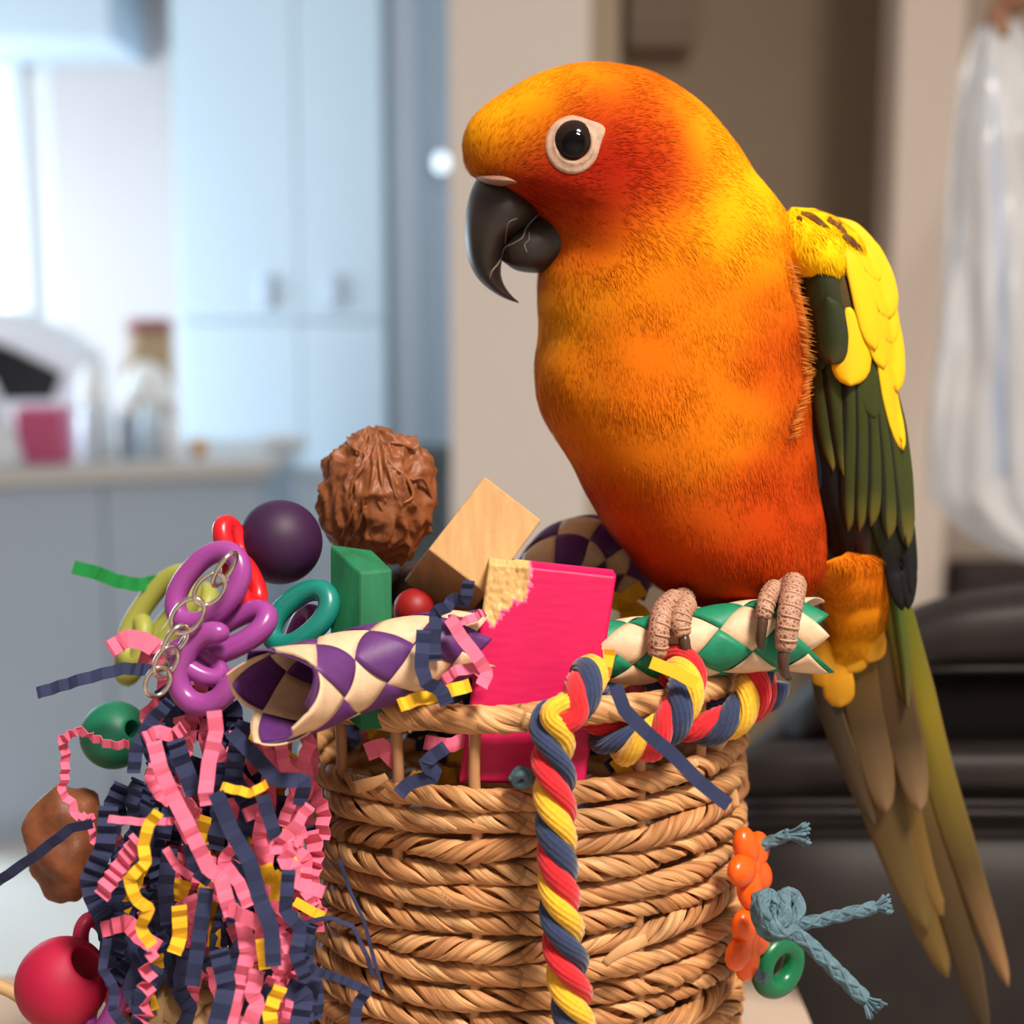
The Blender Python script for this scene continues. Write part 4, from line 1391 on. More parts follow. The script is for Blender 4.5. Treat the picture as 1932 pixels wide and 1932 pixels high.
paper('y', [(1130, 1300), (1146, 1262), (1150, 1225)], 346, 22, 'yellow paper strip squeezed between the magenta block and the perch', tilt=0.4, amp=5, period=36)
paper('n', [(1170, 1190), (1150, 1205), (1178, 1220)], 372, 26, 'navy paper scrap beside the left end of the perch', tilt=0.4, amp=4, period=30)

# shredded fill inside the basket, hardly seen through the gap
rr = random.Random(5)
for i in range(26):
    ph = rr.uniform(0, 6.28)
    r0 = rr.uniform(0.0, 0.045)
    c = np.array([BC[0] + r0 * math.cos(ph), BY + r0 * math.sin(ph), TZ + ZTOP + rr.uniform(-0.012, 0.004)])
    q = c - CAM
    dd = np.dot(q, FWD) * 1000
    px, py = 966 + FPX * q[0] / np.dot(q, FWD), 966 - FPX * np.dot(q, UP) / np.dot(q, FWD)
    pts = [(px, py, dd)]
    for s_ in range(3):
        pts.append((pts[-1][0] + rr.uniform(-45, 45), pts[-1][1] + rr.uniform(-14, 14), dd + rr.uniform(-3, 3)))
    kd = rr.choice('pnny')
    lab = {'p': 'pink', 'n': 'navy blue', 'y': 'yellow'}[kd]
    paper(kd, pts, dd, rr.uniform(22, 30), lab + ' crinkle-cut paper strip in the fill inside the basket', lab + ' paper fill of the basket', tilt=rr.uniform(-.8, .8), amp=5, period=30)

# wicker ball of vine strips low on the left
m_vine = mat('vine', (196, 158, 112), rough=0.6, noise_amt=0.2, noise_scale=120)
vb = thing('vine_ball', 'tan vine ball half hidden under the paper tassel', 'vine ball', P(330, 2050, 362))
vc = P(345, 1952, 362)
for i in range(12):
    ax = nrm(np.array([rr.gauss(0, 1), rr.gauss(0, 1), rr.gauss(0, 1)]))
    a1 = nrm(np.cross(ax, [0.3, 0.5, 0.81]))
    a2 = np.cross(ax, a1)
    t = np.linspace(0, 2 * math.pi, 48, endpoint=False)
    R_ = 0.0155 * (1 + 0.03 * math.sin(i))
    path = vc + R_ * (np.cos(t)[:, None] * a1 + np.sin(t)[:, None] * a2)
    outw = nrm(path - vc)
    Tn = nrm(np.roll(path, -1, 0) - np.roll(path, 1, 0))
    mk('vine_strip', *sweep(path, circ(0.0007, 8, 0.0022), closed=True, NB=(outw, np.cross(Tn, outw))), m_vine, vb)
t = np.linspace(0, math.pi, 40)
hp = [P(-40 + 130 * math.cos(a), 1985 - 130 * math.sin(a), 366) for a in t]
mk('vine_hoop', *tube(hp, 0.0017, 10), m_vine, label='bent tan vine hoop beside the magenta ball', cat='hoop')

# ------------------------------------------------------------------ orange flower beads, cord and green ring at the right
m_or = mat('orange_plastic', (238, 92, 12), rough=0.3, spec=0.5, sss=0.1)


def flower(cx, cy, d, label, nrmv, spin, R=38, pr=(42, 31, 23)):
    s = pxm(d)
    n = nrm(nrmv)
    u = nrm(np.cross(n, FWD))
    v = np.cross(n, u)
    c = P(cx, cy, d)
    f = thing('flower_bead', label, 'bead', c - UP * s * 70)
    for i in range(5):
        a = spin + i * math.pi / 2.5
        rad = math.cos(a) * u + math.sin(a) * v
        tg = -math.sin(a) * u + math.cos(a) * v
        mk('petal', *ellipsoid(c + rad * R * s, [rad * pr[0] * s, tg * pr[1] * s, n * pr[2] * s], 20, 12), m_or, f)
    mk('bead_core', *ellipsoid(c, [u * 30 * s, v * 30 * s, n * 20 * s], 20, 12), m_or, f)


flower(1416, 1634, 362, 'orange flower shaped plastic bead above the cord knot', RIGHT * 0.82 - FWD * 0.55 + UP * 0.1, 0.25)
flower(1412, 1774, 362, 'orange flower shaped plastic bead below the cord knot', RIGHT * 0.82 - FWD * 0.55 - UP * 0.1, 0.75)
m_cord = mat('blue_grey_cord', (94, 122, 134), rough=0.85, spec=0.15, noise_amt=0.3, noise_scale=500, bump=0.6, bump_scale=1600, bump_dist=0.0004)
V, F = [], []
gc = P(1468, 1822, 372)
t = np.linspace(0, 2 * math.pi, 48, endpoint=False)
g1 = nrm(RIGHT * 0.8 + FWD * 0.55)
g2 = UP * 0.95 + RIGHT * 0.12
path = gc + 41 * pxm(372) * np.cos(t)[:, None] * g1 + 43 * pxm(372) * np.sin(t)[:, None] * g2
mk('ring_bead', *tube(path, 21 * pxm(372), 16, closed=True), beadmat('green_ring', (14, 106, 66), 0.28), label='shiny green ring bead below the orange flower beads', cat='bead')

cord = thing('knotted_cord', 'blue grey cotton cord with a knot and frayed ends', 'cord', P(1470, 1890, 352))


def braided(path, r, name, part_scale=None):
    """cord: three fine helical strands on a core make its plaited surface"""
    path = np.asarray(path)
    n = len(path)
    T, N, B = frames(path)
    L = np.concatenate([[0], np.cumsum(np.linalg.norm(np.diff(path, axis=0), axis=1))])
    parts = [tube(path, r * 0.86, 10)]
    for hand in (1, -1):
        for s in range(3):
            al = hand * L / (r * 1.5) + s * 2.094
            parts.append(tube(path + r * 0.72 * (np.cos(al)[:, None] * N + np.sin(al)[:, None] * B), r * 0.34, 6))
    return mk(name, *join(parts), m_cord, cord)


R_ = 12.5 * pxm(352)
loops = spline(PP([(1432, 1690, 350), (1430, 1720, 346), (1440, 1752, 348), (1466, 1764, 346), (1494, 1742, 345), (1506, 1714, 347), (1496, 1690, 351), (1478, 1692, 346),
                   (1480, 1730, 341), (1452, 1746, 342), (1436, 1712, 341), (1450, 1690, 345), (1466, 1718, 344), (1462, 1752, 340), (1500, 1760, 343)]), 150)
braided(loops, R_ * 1.15, 'knot')
braided(spline(PP([(1490, 1748, 345), (1540, 1738, 345), (1600, 1724, 344), (1652, 1712, 343)]), 60), R_, 'cord_end')
braided(spline(PP([(1488, 1752, 343), (1530, 1785, 341), (1580, 1834, 340), (1632, 1886, 339)]), 70), R_ * 1.15, 'cord_end')
braided(spline(PP([(1420, 1610, 364), (1450, 1590, 364), (1490, 1574, 362)]), 40), R_ * 0.95, 'cord_end')
braided(spline(PP([(1408, 1800, 364), (1428, 1838, 362), (1446, 1848, 360)]), 30), R_ * 0.9, 'cord_end')
fr = random.Random(3)
for (x, y, d, dx, dy) in ((1650, 1712, 343, 26, -6), (1630, 1884, 339, 22, 22), (1488, 1575, 362, 34, -2)):
    parts = []
    for q in range(34):
        sx, sy, sd = fr.uniform(-1, 1), fr.uniform(-1, 1), fr.uniform(-1, 1)
        l = fr.uniform(0.8, 1.25)
        pts = PP([(x - dx * .3 - dy * .15 * sx, y - dy * .3 + dx * .15 * sx, d), (x + dx * .4 * l - dy * .35 * sx, y + dy * .4 * l + dx * .35 * sx, d + 1.2 * sd),
                  (x + dx * l - dy * .75 * sx, y + dy * l + dx * .75 * sx, d + 2.4 * sd)])
        parts.append(tube(spline(pts, 6), 2.6 * pxm(d), 5))
    mk('frayed_tip', *join(parts), m_cord, cord, kind='stuff')
# small blue knot in the gap under the rim
V, F = tube(spline(PP([(964, 1472, 338), (980, 1452, 337), (1000, 1462, 336), (990, 1480, 336), (972, 1476, 337), (985, 1460, 335), (1006, 1478, 337)]), 60), 8 * pxm(338), 10)
mk('cord_knot', V, F, m_cord, label='small blue grey cord knot in the gap beside the hanging rope', cat='cord')

# dark coconut shell cup behind the blocks, added and enlarged to fill the shaded gap
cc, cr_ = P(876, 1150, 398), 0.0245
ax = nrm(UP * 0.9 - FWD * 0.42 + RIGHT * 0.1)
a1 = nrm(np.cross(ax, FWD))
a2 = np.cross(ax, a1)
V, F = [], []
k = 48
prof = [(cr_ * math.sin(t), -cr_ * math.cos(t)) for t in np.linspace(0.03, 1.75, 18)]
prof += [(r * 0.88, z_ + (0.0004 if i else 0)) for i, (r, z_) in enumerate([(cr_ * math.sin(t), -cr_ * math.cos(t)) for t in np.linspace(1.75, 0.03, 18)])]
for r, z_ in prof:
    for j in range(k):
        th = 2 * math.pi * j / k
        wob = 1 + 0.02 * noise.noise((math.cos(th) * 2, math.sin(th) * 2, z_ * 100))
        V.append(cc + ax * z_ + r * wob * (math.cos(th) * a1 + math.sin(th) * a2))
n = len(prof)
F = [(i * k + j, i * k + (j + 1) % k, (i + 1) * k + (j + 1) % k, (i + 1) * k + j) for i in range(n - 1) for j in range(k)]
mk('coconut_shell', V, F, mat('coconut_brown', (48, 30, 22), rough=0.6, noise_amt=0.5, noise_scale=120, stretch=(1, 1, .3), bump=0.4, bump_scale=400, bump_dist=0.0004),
   label='dark brown coconut shell cup added to fill the dark gap behind the blocks', cat='coconut shell')
# dark red bead in the gap between the green block and the tilted block
mk('wooden_ball', *ball(P(782, 1150, 372), 40 * pxm(372), RIGHT, 0.0018), beadmat('small_red_stain', (150, 22, 24), 0.5), label='small red ball between the green and unpainted blocks', cat='ball')
# strips crowded under the links
rr = random.Random(31)
for i in range(46):
    x0, y0 = rr.uniform(240, 560), rr.uniform(1270, 1360)
    if x0 > 440:
        y0 = rr.uniform(1360, 1420)
    if x0 < 300:
        x0 += 110
    pts = [(x0, y0)]
    for q in range(3):
        pts.append((pts[-1][0] + rr.gauss(-2, 18), pts[-1][1] + rr.uniform(14, 46)))
    paper(rr.choice('ppnnn'), pts, rr.uniform(346, 372), rr.uniform(24, 34), tilt=rr.uniform(-0.7, 0.7), amp=rr.uniform(4, 9), period=rr.uniform(24, 36))
# heap of fill between the toys, up to the rim
for i in range(40):
    x0, y0, d0 = rr.uniform(600, 1330), rr.uniform(1270, 1420), rr.uniform(366, 420)
    pts = [(x0, y0, d0)]
    for q in range(3):
        pts.append((pts[-1][0] + rr.uniform(-40, 40), pts[-1][1] + rr.uniform(-22, 22), d0 + rr.uniform(-4, 4)))
    kd = rr.choice('pnnny')
    lab = {'p': 'pink', 'n': 'navy blue', 'y': 'yellow'}[kd]
    paper(kd, pts, d0, rr.uniform(24, 32), lab + ' crinkle-cut paper strip in the fill inside the basket', lab + ' paper fill of the basket', tilt=rr.uniform(-.8, .8), amp=5, period=30)

# ------------------------------------------------------------------ the parrot
bird = thing('parrot', 'orange and yellow parrot with green wings perched on the green plaited tube', 'parrot', P(1390, 1150, 366))

body_rows = [((1112, 119), (1158, 119), 381, 2.5), ((1062, 127), (1206, 126), 381, 9.5), ((1002, 146), (1258, 147), 381, 15), ((944, 180), (1312, 185), 381, 19),
             ((902, 212), (1358, 232), 381, 21.5), ((878, 245), (1398, 280), 381, 22.8), ((871, 285), (1432, 330), 381, 23.4), ((884, 326), (1462, 372), 381, 23.8),
             ((930, 356), (1482, 402), 381.5, 24.2), ((985, 384), (1494, 432), 382, 24.8), ((1020, 424), (1500, 468), 382.5, 25.6), ((1036, 468), (1506, 506), 383, 26.6),
             ((1016, 516), (1512, 545), 383.5, 28), ((1012, 575), (1518, 590), 384, 29.5), ((1016, 640), (1524, 640), 384.5, 31), ((1008, 700), (1528, 700), 385, 32.5),
             ((1014, 760), (1530, 760), 385, 33.2), ((1040, 818), (1532, 815), 385, 33.4), ((1078, 878), (1538, 875), 385, 33), ((1110, 940), (1548, 940), 385, 32),
             ((1147, 1000), (1558, 1000), 384.5, 30), ((1186, 1050), (1562, 1050), 384, 27.5), ((1226, 1095), (1556, 1090), 383.5, 23.5), ((1280, 1130), (1532, 1122), 383, 17),
             ((1345, 1148), (1486, 1143), 383, 8), ((1402, 1153), (1424, 1152), 383, 1.5)]
BV, BF = loft(body_rows, 96, 7)


def proj(V):
    q = np.asarray(V) - CAM
    z = q @ FWD
    return 966 + FPX * (q @ RIGHT) / z, 966 - FPX * (q @ UP) / z, z * 1000


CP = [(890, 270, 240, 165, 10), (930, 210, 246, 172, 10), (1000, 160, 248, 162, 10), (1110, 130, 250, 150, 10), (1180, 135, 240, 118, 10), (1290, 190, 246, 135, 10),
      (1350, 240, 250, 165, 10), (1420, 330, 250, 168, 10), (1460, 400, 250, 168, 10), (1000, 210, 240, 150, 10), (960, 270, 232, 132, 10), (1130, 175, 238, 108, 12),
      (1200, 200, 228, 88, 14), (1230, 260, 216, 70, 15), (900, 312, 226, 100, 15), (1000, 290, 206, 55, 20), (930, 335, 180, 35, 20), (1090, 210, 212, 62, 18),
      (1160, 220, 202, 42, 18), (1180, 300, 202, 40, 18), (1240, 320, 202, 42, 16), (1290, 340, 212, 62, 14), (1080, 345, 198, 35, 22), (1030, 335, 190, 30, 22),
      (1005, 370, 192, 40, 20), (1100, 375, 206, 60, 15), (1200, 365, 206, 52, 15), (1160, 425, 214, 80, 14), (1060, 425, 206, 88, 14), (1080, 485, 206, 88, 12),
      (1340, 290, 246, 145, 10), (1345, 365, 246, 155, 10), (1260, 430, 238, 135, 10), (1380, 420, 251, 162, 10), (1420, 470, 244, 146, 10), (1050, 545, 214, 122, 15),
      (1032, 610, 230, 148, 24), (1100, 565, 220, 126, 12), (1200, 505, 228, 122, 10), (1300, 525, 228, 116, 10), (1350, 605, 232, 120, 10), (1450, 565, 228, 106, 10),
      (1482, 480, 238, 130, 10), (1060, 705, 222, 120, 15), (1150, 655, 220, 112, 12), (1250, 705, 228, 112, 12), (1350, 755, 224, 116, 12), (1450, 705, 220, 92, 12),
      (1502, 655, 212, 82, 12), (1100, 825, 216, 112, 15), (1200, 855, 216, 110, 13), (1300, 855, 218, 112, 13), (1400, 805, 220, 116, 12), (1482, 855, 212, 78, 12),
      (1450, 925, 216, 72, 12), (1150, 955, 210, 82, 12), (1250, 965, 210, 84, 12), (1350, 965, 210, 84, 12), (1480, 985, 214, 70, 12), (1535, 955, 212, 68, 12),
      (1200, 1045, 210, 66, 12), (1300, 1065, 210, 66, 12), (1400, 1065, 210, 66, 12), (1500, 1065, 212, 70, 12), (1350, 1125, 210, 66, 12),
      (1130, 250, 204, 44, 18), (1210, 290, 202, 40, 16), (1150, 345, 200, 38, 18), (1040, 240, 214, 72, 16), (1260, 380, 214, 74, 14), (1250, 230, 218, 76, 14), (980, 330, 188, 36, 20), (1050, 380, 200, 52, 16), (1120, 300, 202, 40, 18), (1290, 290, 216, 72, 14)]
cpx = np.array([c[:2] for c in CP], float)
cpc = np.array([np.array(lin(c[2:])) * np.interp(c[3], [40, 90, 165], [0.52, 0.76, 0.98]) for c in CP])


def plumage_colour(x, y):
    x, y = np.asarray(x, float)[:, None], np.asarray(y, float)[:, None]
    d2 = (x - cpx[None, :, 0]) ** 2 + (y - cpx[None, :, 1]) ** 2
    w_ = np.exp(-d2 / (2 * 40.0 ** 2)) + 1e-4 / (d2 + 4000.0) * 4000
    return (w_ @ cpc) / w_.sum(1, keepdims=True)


def soft(V, amt):
    """slow mottling of the plumage, fixed in the bird"""
    return np.array([1 + amt * noise.noise(Vector(v * 260)) + amt * 0.6 * noise.noise(Vector(v * 700)) for v in V])[:, None]


def smooth_noise_disp(V, F, amt, freq):
    cen = V.mean(0)
    N = np.zeros_like(V)
    Fa = np.array([f[:4] for f in F if len(f) == 4])
    fn = np.cross(V[Fa[:, 2]] - V[Fa[:, 0]], V[Fa[:, 3]] - V[Fa[:, 1]])
    for c_ in range(4):
        np.add.at(N, Fa[:, c_], fn)
    N = nrm(N)
    if np.mean(np.sum(N * (V - cen), 1)) < 0:
        N = -N
    dd = np.array([noise.noise(Vector(v * freq)) for v in V])[:, None]
    return V + N * dd * amt, N


BV, BN = smooth_noise_disp(BV, BF, 0.0007, 90)
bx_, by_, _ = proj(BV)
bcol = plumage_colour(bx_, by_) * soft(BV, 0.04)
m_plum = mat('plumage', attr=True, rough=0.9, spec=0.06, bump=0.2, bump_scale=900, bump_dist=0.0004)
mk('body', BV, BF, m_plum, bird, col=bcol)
body_bvh = BVHTree.FromPolygons(BV.tolist(), [list(f) for f in BF])


def hit(bvhs, x, y):
    """depth (mm) of the first surface seen at pixel (x, y)"""
    dr = nrm(P(x, y, 1000) - CAM)
    best = None
    for b in bvhs:
        loc, nr, i, ds = b.ray_cast(Vector(CAM), Vector(dr))
        if loc is not None:
            z = np.dot(np.array(loc) - CAM, FWD) * 1000
            if best is None or z < best:
                best = z
    return best


# fine barbs of the plumage: thin slivers lying along the feather tracts
def barbs(V, F, N, count, length, width, lift, name, seed, flow, colour, region=None):
    rs = np.random.default_rng(seed)
    Fa = np.array([f for f in F if len(f) == 4])
    ar = np.linalg.norm(np.cross(V[Fa[:, 2]] - V[Fa[:, 0]], V[Fa[:, 3]] - V[Fa[:, 1]]), axis=1)
    pick = rs.choice(len(Fa), count, p=ar / ar.sum())
    u, v = rs.random((count, 1)), rs.random((count, 1))
    q = Fa[pick]
    pos = (V[q[:, 0]] * (1 - u) + V[q[:, 1]] * u) * (1 - v) + (V[q[:, 3]] * (1 - u) + V[q[:, 2]] * u) * v
    nor = nrm((N[q[:, 0]] * (1 - u) + N[q[:, 1]] * u) * (1 - v) + (N[q[:, 3]] * (1 - u) + N[q[:, 2]] * u) * v)
    x, y, z = proj(pos)
    keep = np.ones(count, bool) if region is None else region(x, y)
    pos, nor, x, y = pos[keep], nor[keep], x[keep], y[keep]
    n = len(pos)
    fl = flow(x, y)
    dirn = fl[:, :1] * RIGHT - fl[:, 1:] * UP
    dirn = nrm(dirn + 0.18 * rs.normal(size=(n, 3)))
    dirn = nrm(dirn - (dirn * nor).sum(1, keepdims=True) * nor)
    side = np.cross(nor, dirn)
    ln = length * rs.uniform(0.6, 1.3, (n, 1))
    wd = width * rs.uniform(0.6, 1.3, (n, 1))
    lf = lift * rs.uniform(0.3, 1.3, (n, 1))
    a = pos - side * wd * 0.5 - nor * 0.00006
    b = pos + side * wd * 0.5 - nor * 0.00006
    c = pos + dirn * ln * 0.6 + side * wd * 0.42 + nor * lf * 0.8
    d = pos + dirn * ln * 0.6 - side * wd * 0.42 + nor * lf * 0.8
    e = pos + dirn * ln + nor * lf
    VV = np.stack([a, b, c, d, e], 1).reshape(-1, 3)
    FF = []
    for i in range(n):
        o = i * 5
        FF.append((o + 3, o + 2, o + 1, o))
        FF.append((o + 4, o + 2, o + 3))
    cc = colour(x, y) * rs.uniform(0.94, 1.06, (n, 1))
    mk(name, VV, FF, m_plum, bird, col=np.repeat(cc, 5, 0), kind='stuff', normals=np.repeat(nrm(nor + 0.12 * rs.normal(size=(n, 3))), 5, 0))


def flow(x, y):
    # head feathers run back from the bill, body feathers run down
    ax, ay = x - 900.0, y - 360.0
    r = np.sqrt(ax ** 2 + ay ** 2) + 1
    t = np.clip((y - 330) / 260.0, 0, 1)
    fx = (ax / r + 0.2) * (1 - t) + 0.16 * t
    fy = (ay / r + 0.15) * (1 - t) + 1.0 * t
    return np.stack([fx, fy], 1)


barbs(BV, BF, BN, 60000, 0.0026, 0.00026, 0.00012, 'plumage_barbs', 4, flow, plumage_colour)

# ---- bill
m_bill = mat('bill_horn', (42, 33, 29), rough=0.42, spec=0.5, noise_amt=0.35, noise_scale=110, bump=0.15, bump_scale=350, bump_dist=0.0003)
ub_rows = [((925, 322), (1012, 362), 381, 9), ((903, 334), (1022, 388), 380.5, 11.6), ((888, 362), (1024, 408), 380, 12), ((879, 402), (1006, 428), 380, 11.4), ((877, 445), (968, 452), 380, 10),
           ((883, 488), (950, 482), 380, 8.2), ((899, 522), (945, 512), 380, 6.2), ((922, 545), (950, 535), 380, 4.2), ((950, 562), (963, 555), 380, 2.2), ((978, 572), (979, 570), 380, 0.3)]
ub = mk('upper_bill', *loft(ub_rows, 40, 6, 2.0), m_bill, bird, label='curved dark horn upper bill')
lb_rows = [((1046, 384), (1074, 506), 381, 10.2), ((1014, 398), (1042, 514), 380.5, 10.2), ((984, 416), (1004, 515), 380, 9.6), ((960, 438), (974, 510), 380, 8.0), ((946, 458), (955, 498), 380, 5.2), ((940, 474), (945, 490), 380, 1.5)]
lb = mk('lower_bill', *loft(lb_rows, 36, 6, 2.0), m_bill, bird, label='dark horn lower bill')
m_crack = mat('bill_edge', (120, 104, 96), rough=0.5)
bill_bvh = [BVHTree.FromPolygons(loft(r, 40, 6)[0].tolist(), [list(f) for f in loft(r, 40, 6)[1]]) for r in (ub_rows, lb_rows)]


def surf_line(bvhs, pts, off, n):
    out = []
    last = 370
    for (x, y) in spline(np.array(pts, float), n):
        h = hit(bvhs, x, y)
        last = h if h is not None else last
        out.append(P(x, y, last - off))
    return np.array(out)


for pts, r, par in (([(1020, 402), (1004, 416), (992, 432), (986, 448), (968, 460), (952, 468), (946, 486), (938, 500), (928, 512), (924, 526)], 0.00022, ub),
                    ([(998, 438), (998, 452), (990, 462), (994, 476)], 0.00016, lb), ([(976, 412), (960, 420), (955, 440), (953, 462)], 0.00014, ub)):
    mk('bill_ridge', *tube(surf_line(bill_bvh, pts, 0.05, 34), r, 6), m_crack, par)
# cere with a nostril
m_cere = mat('cere_skin', (150, 108, 90), rough=0.6, noise_amt=0.2, noise_scale=300, bump=0.4, bump_scale=800, bump_dist=0.0003)
cere_rows = [((898, 326), (902, 342), 379, 6.5), ((915, 328), (920, 349), 378, 11), ((938, 325), (944, 354), 377.5, 13.4), ((958, 328), (966, 352), 378, 14.2), ((976, 336), (986, 354), 379, 14), ((990, 346), (996, 356), 380, 12)]
ce = mk('cere', *loft(cere_rows, 30, 5), m_cere, bird, label='pale bare skin above the bill')
hz = hit([body_bvh, BVHTree.FromPolygons(loft(cere_rows, 30, 5)[0].tolist(), [list(f) for f in loft(cere_rows, 30, 5)[1]])], 941, 331)
if hz:
    mk('nostril', *ellipsoid(P(941, 330, hz), [RIGHT * 0.0009, UP * 0.0007, FWD * 0.0004], 14, 8), mat('nostril_dark', (60, 20, 16), rough=0.8), ce)

# ---- eye
m_skin = mat('eye_skin', (184, 150, 126), rough=0.6, noise_amt=0.25, noise_scale=500, bump=0.3, bump_scale=1500, bump_dist=0.0002)
ed = hit([body_bvh], 1084, 270)
eye = mk('eye', *ellipsoid(P(1083, 270, ed + 1.9), [RIGHT * 0.0055, UP * 0.0058, FWD * 0.0044], 32, 20), mat('dark_iris', (34, 22, 17), rough=0.05, spec=0.25), bird, label='glossy dark brown eye')
ey, ex = np.array([0]), 0
pu_d = ed + 1.9 - 4.4
mk('pupil', *ellipsoid(P(1083, 270, pu_d + 0.62), [RIGHT * 0.0031, UP * 0.0033, FWD * 0.00092], 24, 14), mat('pupil_black', (4, 3, 4), rough=0.05, spec=0.25), eye)
# bare ring: a loft of closed rings from the plumage to the eyeball
outer = []
for a in np.linspace(0, 2 * math.pi, 64, endpoint=False):
    ca, sa = math.cos(a), math.sin(a)
    rx_, ry_ = 50, 54
    px_, py_ = 1080 + rx_ * ca, 273 + ry_ * sa
    # pointed rear corner, up right
    w_ = max(0.0, math.cos(a + 0.52)) ** 14
    px_, py_ = px_ + 16 * w_, py_ - 5 * w_
    outer.append((px_, py_))
outer = np.array(outer)
ctr = np.array((1083, 270.0))
rings = []
for f, lift in ((1.06, -0.5), (1.0, 0.25), (0.9, 0.5), (0.82, 0.35), (0.76, 0.75), (0.68, 0.9), (0.62, 0.7), (0.585, 0.1), (0.56, -0.8)):
    rg = []
    for (ox, oy) in outer:
        if f > 0.8:
            q = ctr + (np.array((ox, oy)) - ctr) * f
        else:
            e = np.array((ox, oy)) - ctr
            e = e / np.linalg.norm(e) * np.array((52.0 * f, 55.0 * f))
            q = ctr + e
        h = hit([body_bvh], q[0], q[1]) or ed
        rg.append(P(q[0], q[1], h - lift - 0.1))
    rings.append(rg)
V = np.array(rings).reshape(-1, 3)
k = 64
F = [(i * k + j, i * k + (j + 1) % k, (i + 1) * k + (j + 1) % k, (i + 1) * k + j) for i in range(len(rings) - 1) for j in range(k)]
mk('eye_ring', V, F, m_skin, bird, label='white bare skin ring around the eye')

# ---- wing and tail feathers
def feather_mat():
    m = bpy.data.materials.new('vane')
    m.use_nodes = True
    nt = m.node_tree
    b = nt.nodes['Principled BSDF']
    b.inputs['Roughness'].default_value = 0.62
    b.inputs['Specular IOR Level'].default_value = 0.25
    a = nt.nodes.new('ShaderNodeAttribute')
    a.attribute_name = 'Col'
    f = nt.nodes.new('ShaderNodeAttribute')
    f.attribute_name = 'fuv'
    wv = nt.nodes.new('ShaderNodeTexWave')
    wv.inputs['Scale'].default_value = 14
    wv.inputs['Distortion'].default_value = 1.5
    nt.links.new(f.outputs['Vector'], wv.inputs['Vector'])
    rp = nt.nodes.new('ShaderNodeMapRange')
    rp.inputs[3].default_value = 0.86
    rp.inputs[4].default_value = 1.1
    nt.links.new(wv.outputs['Fac'], rp.inputs[0])
    mx = nt.nodes.new('ShaderNodeMix')
    mx.data_type = 'RGBA'
    mx.blend_type = 'MULTIPLY'
    mx.inputs[0].default_value = 1
    nt.links.new(a.outputs['Color'], mx.inputs[6])
    nt.links.new(rp.outputs[0], mx.inputs[7])
    nt.links.new(mx.outputs[2], b.inputs['Base Color'])
    bp = nt.nodes.new('ShaderNodeBump')
    bp.inputs['Strength'].default_value = 0.2
    bp.inputs['Distance'].default_value = 0.0002
    nt.links.new(wv.outputs['Fac'], bp.inputs['Height'])
    nt.links.new(bp.outputs['Normal'], b.inputs['Normal'])
    return m


m_vane = feather_mat()
SHAPES = {'round': ([0, .1, .3, .6, .8, .9, .96, 1], [.12, .6, .95, 1, .92, .74, .48, .08]),
          'long': ([0, .1, .3, .6, .85, .94, .98, 1], [.55, .8, 1, .96, .78, .52, .3, .06]),
          'point': ([0, .1, .3, .6, .8, .92, 1], [.55, .8, 1, .9, .62, .32, .03]),
          'tail': ([0, .06, .25, .6, .85, .95, .985, 1], [.6, .8, 1, .92, .66, .42, .22, .04])}
GREEN, DGREEN, BLK, YEL, YEL2, OLV, NAVY, BRN = (52, 58, 14), (34, 40, 11), (11, 10, 11), (246, 190, 14), (226, 172, 16), (120, 108, 24), (22, 28, 44), (84, 62, 24)


def feather(pts, width, cols, shape='long', lay=0.0, bvhs=None, parent=None, camber=5.0, name='feather', asym=0.0, rim=None, n=26, inner=None):
    """one vane; pts (px, py) laid on the wing surface, or (px, py, depth mm); cols: list of (t, srgb) along its length"""
    P3 = len(pts[0]) == 3
    path = spline(np.array(pts, float), n)
    T = np.gradient(path[:, :2], axis=0)
    T = T / np.linalg.norm(T, axis=1, keepdims=True)
    S = np.stack([-T[:, 1], T[:, 0]], 1)
    t = np.linspace(0, 1, n)
    wv = np.interp(t, *SHAPES[shape]) * width / 2
    ct = [c[0] for c in cols]
    cl_ = np.array([lin(c[1]) for c in cols])
    m = 9
    V, C, U = [], [], []
    last = None
    for side in (0, 1):
        for i in range(n):
            for j in range(m):
                f = j / (m - 1) * 2 - 1
                wj = wv[i] * (1 + asym * f)
                x, y = path[i, 0] + S[i, 0] * wj * f, path[i, 1] + S[i, 1] * wj * f
                if P3:
                    d = path[i, 2]
                else:
                    d = hit(bvhs, x, y)
                    if d is None:
                        d = 393.0
                    last = d
                cam_ = camber * (1 - f * f) * pxm(380) * 1000
                d2 = d - lay - cam_ - (0.12 if abs(f) < 0.05 else 0) + side * 0.22
                V.append(P(x, y, d2))
                c = np.array([np.interp(t[i], ct, cl_[:, q]) for q in range(3)])
                if rim is not None and abs(f) > 0.8:
                    c = c * 0.4 + np.array(lin(rim)) * 0.6
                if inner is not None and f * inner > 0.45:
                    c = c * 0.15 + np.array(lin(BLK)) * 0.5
                C.append(c)
                U.append((t[i] * 2.5 + abs(f) * 0.35, f * 0.15))
    F = []
    o = n * m
    for i in range(n - 1):
        for j in range(m - 1):
            a, b, c, d = i * m + j, i * m + j + 1, (i + 1) * m + j + 1, (i + 1) * m + j
            F.append((a, d, c, b))
            F.append((o + a, o + b, o + c, o + d))
        F.append((i * m, o + i * m, o + (i + 1) * m, (i + 1) * m))
        F.append((i * m + m - 1, (i + 1) * m + m - 1, o + (i + 1) * m + m - 1, o + i * m + m - 1))
    for j in range(m - 1):
        F.append((j, j + 1, o + j + 1, o + j))
        e = (n - 1) * m
        F.append((e + j + 1, e + j, o + e + j, o + e + j + 1))
    return mk(name, V, F, m_vane, parent, col=np.array(C), fuv=np.array(U))


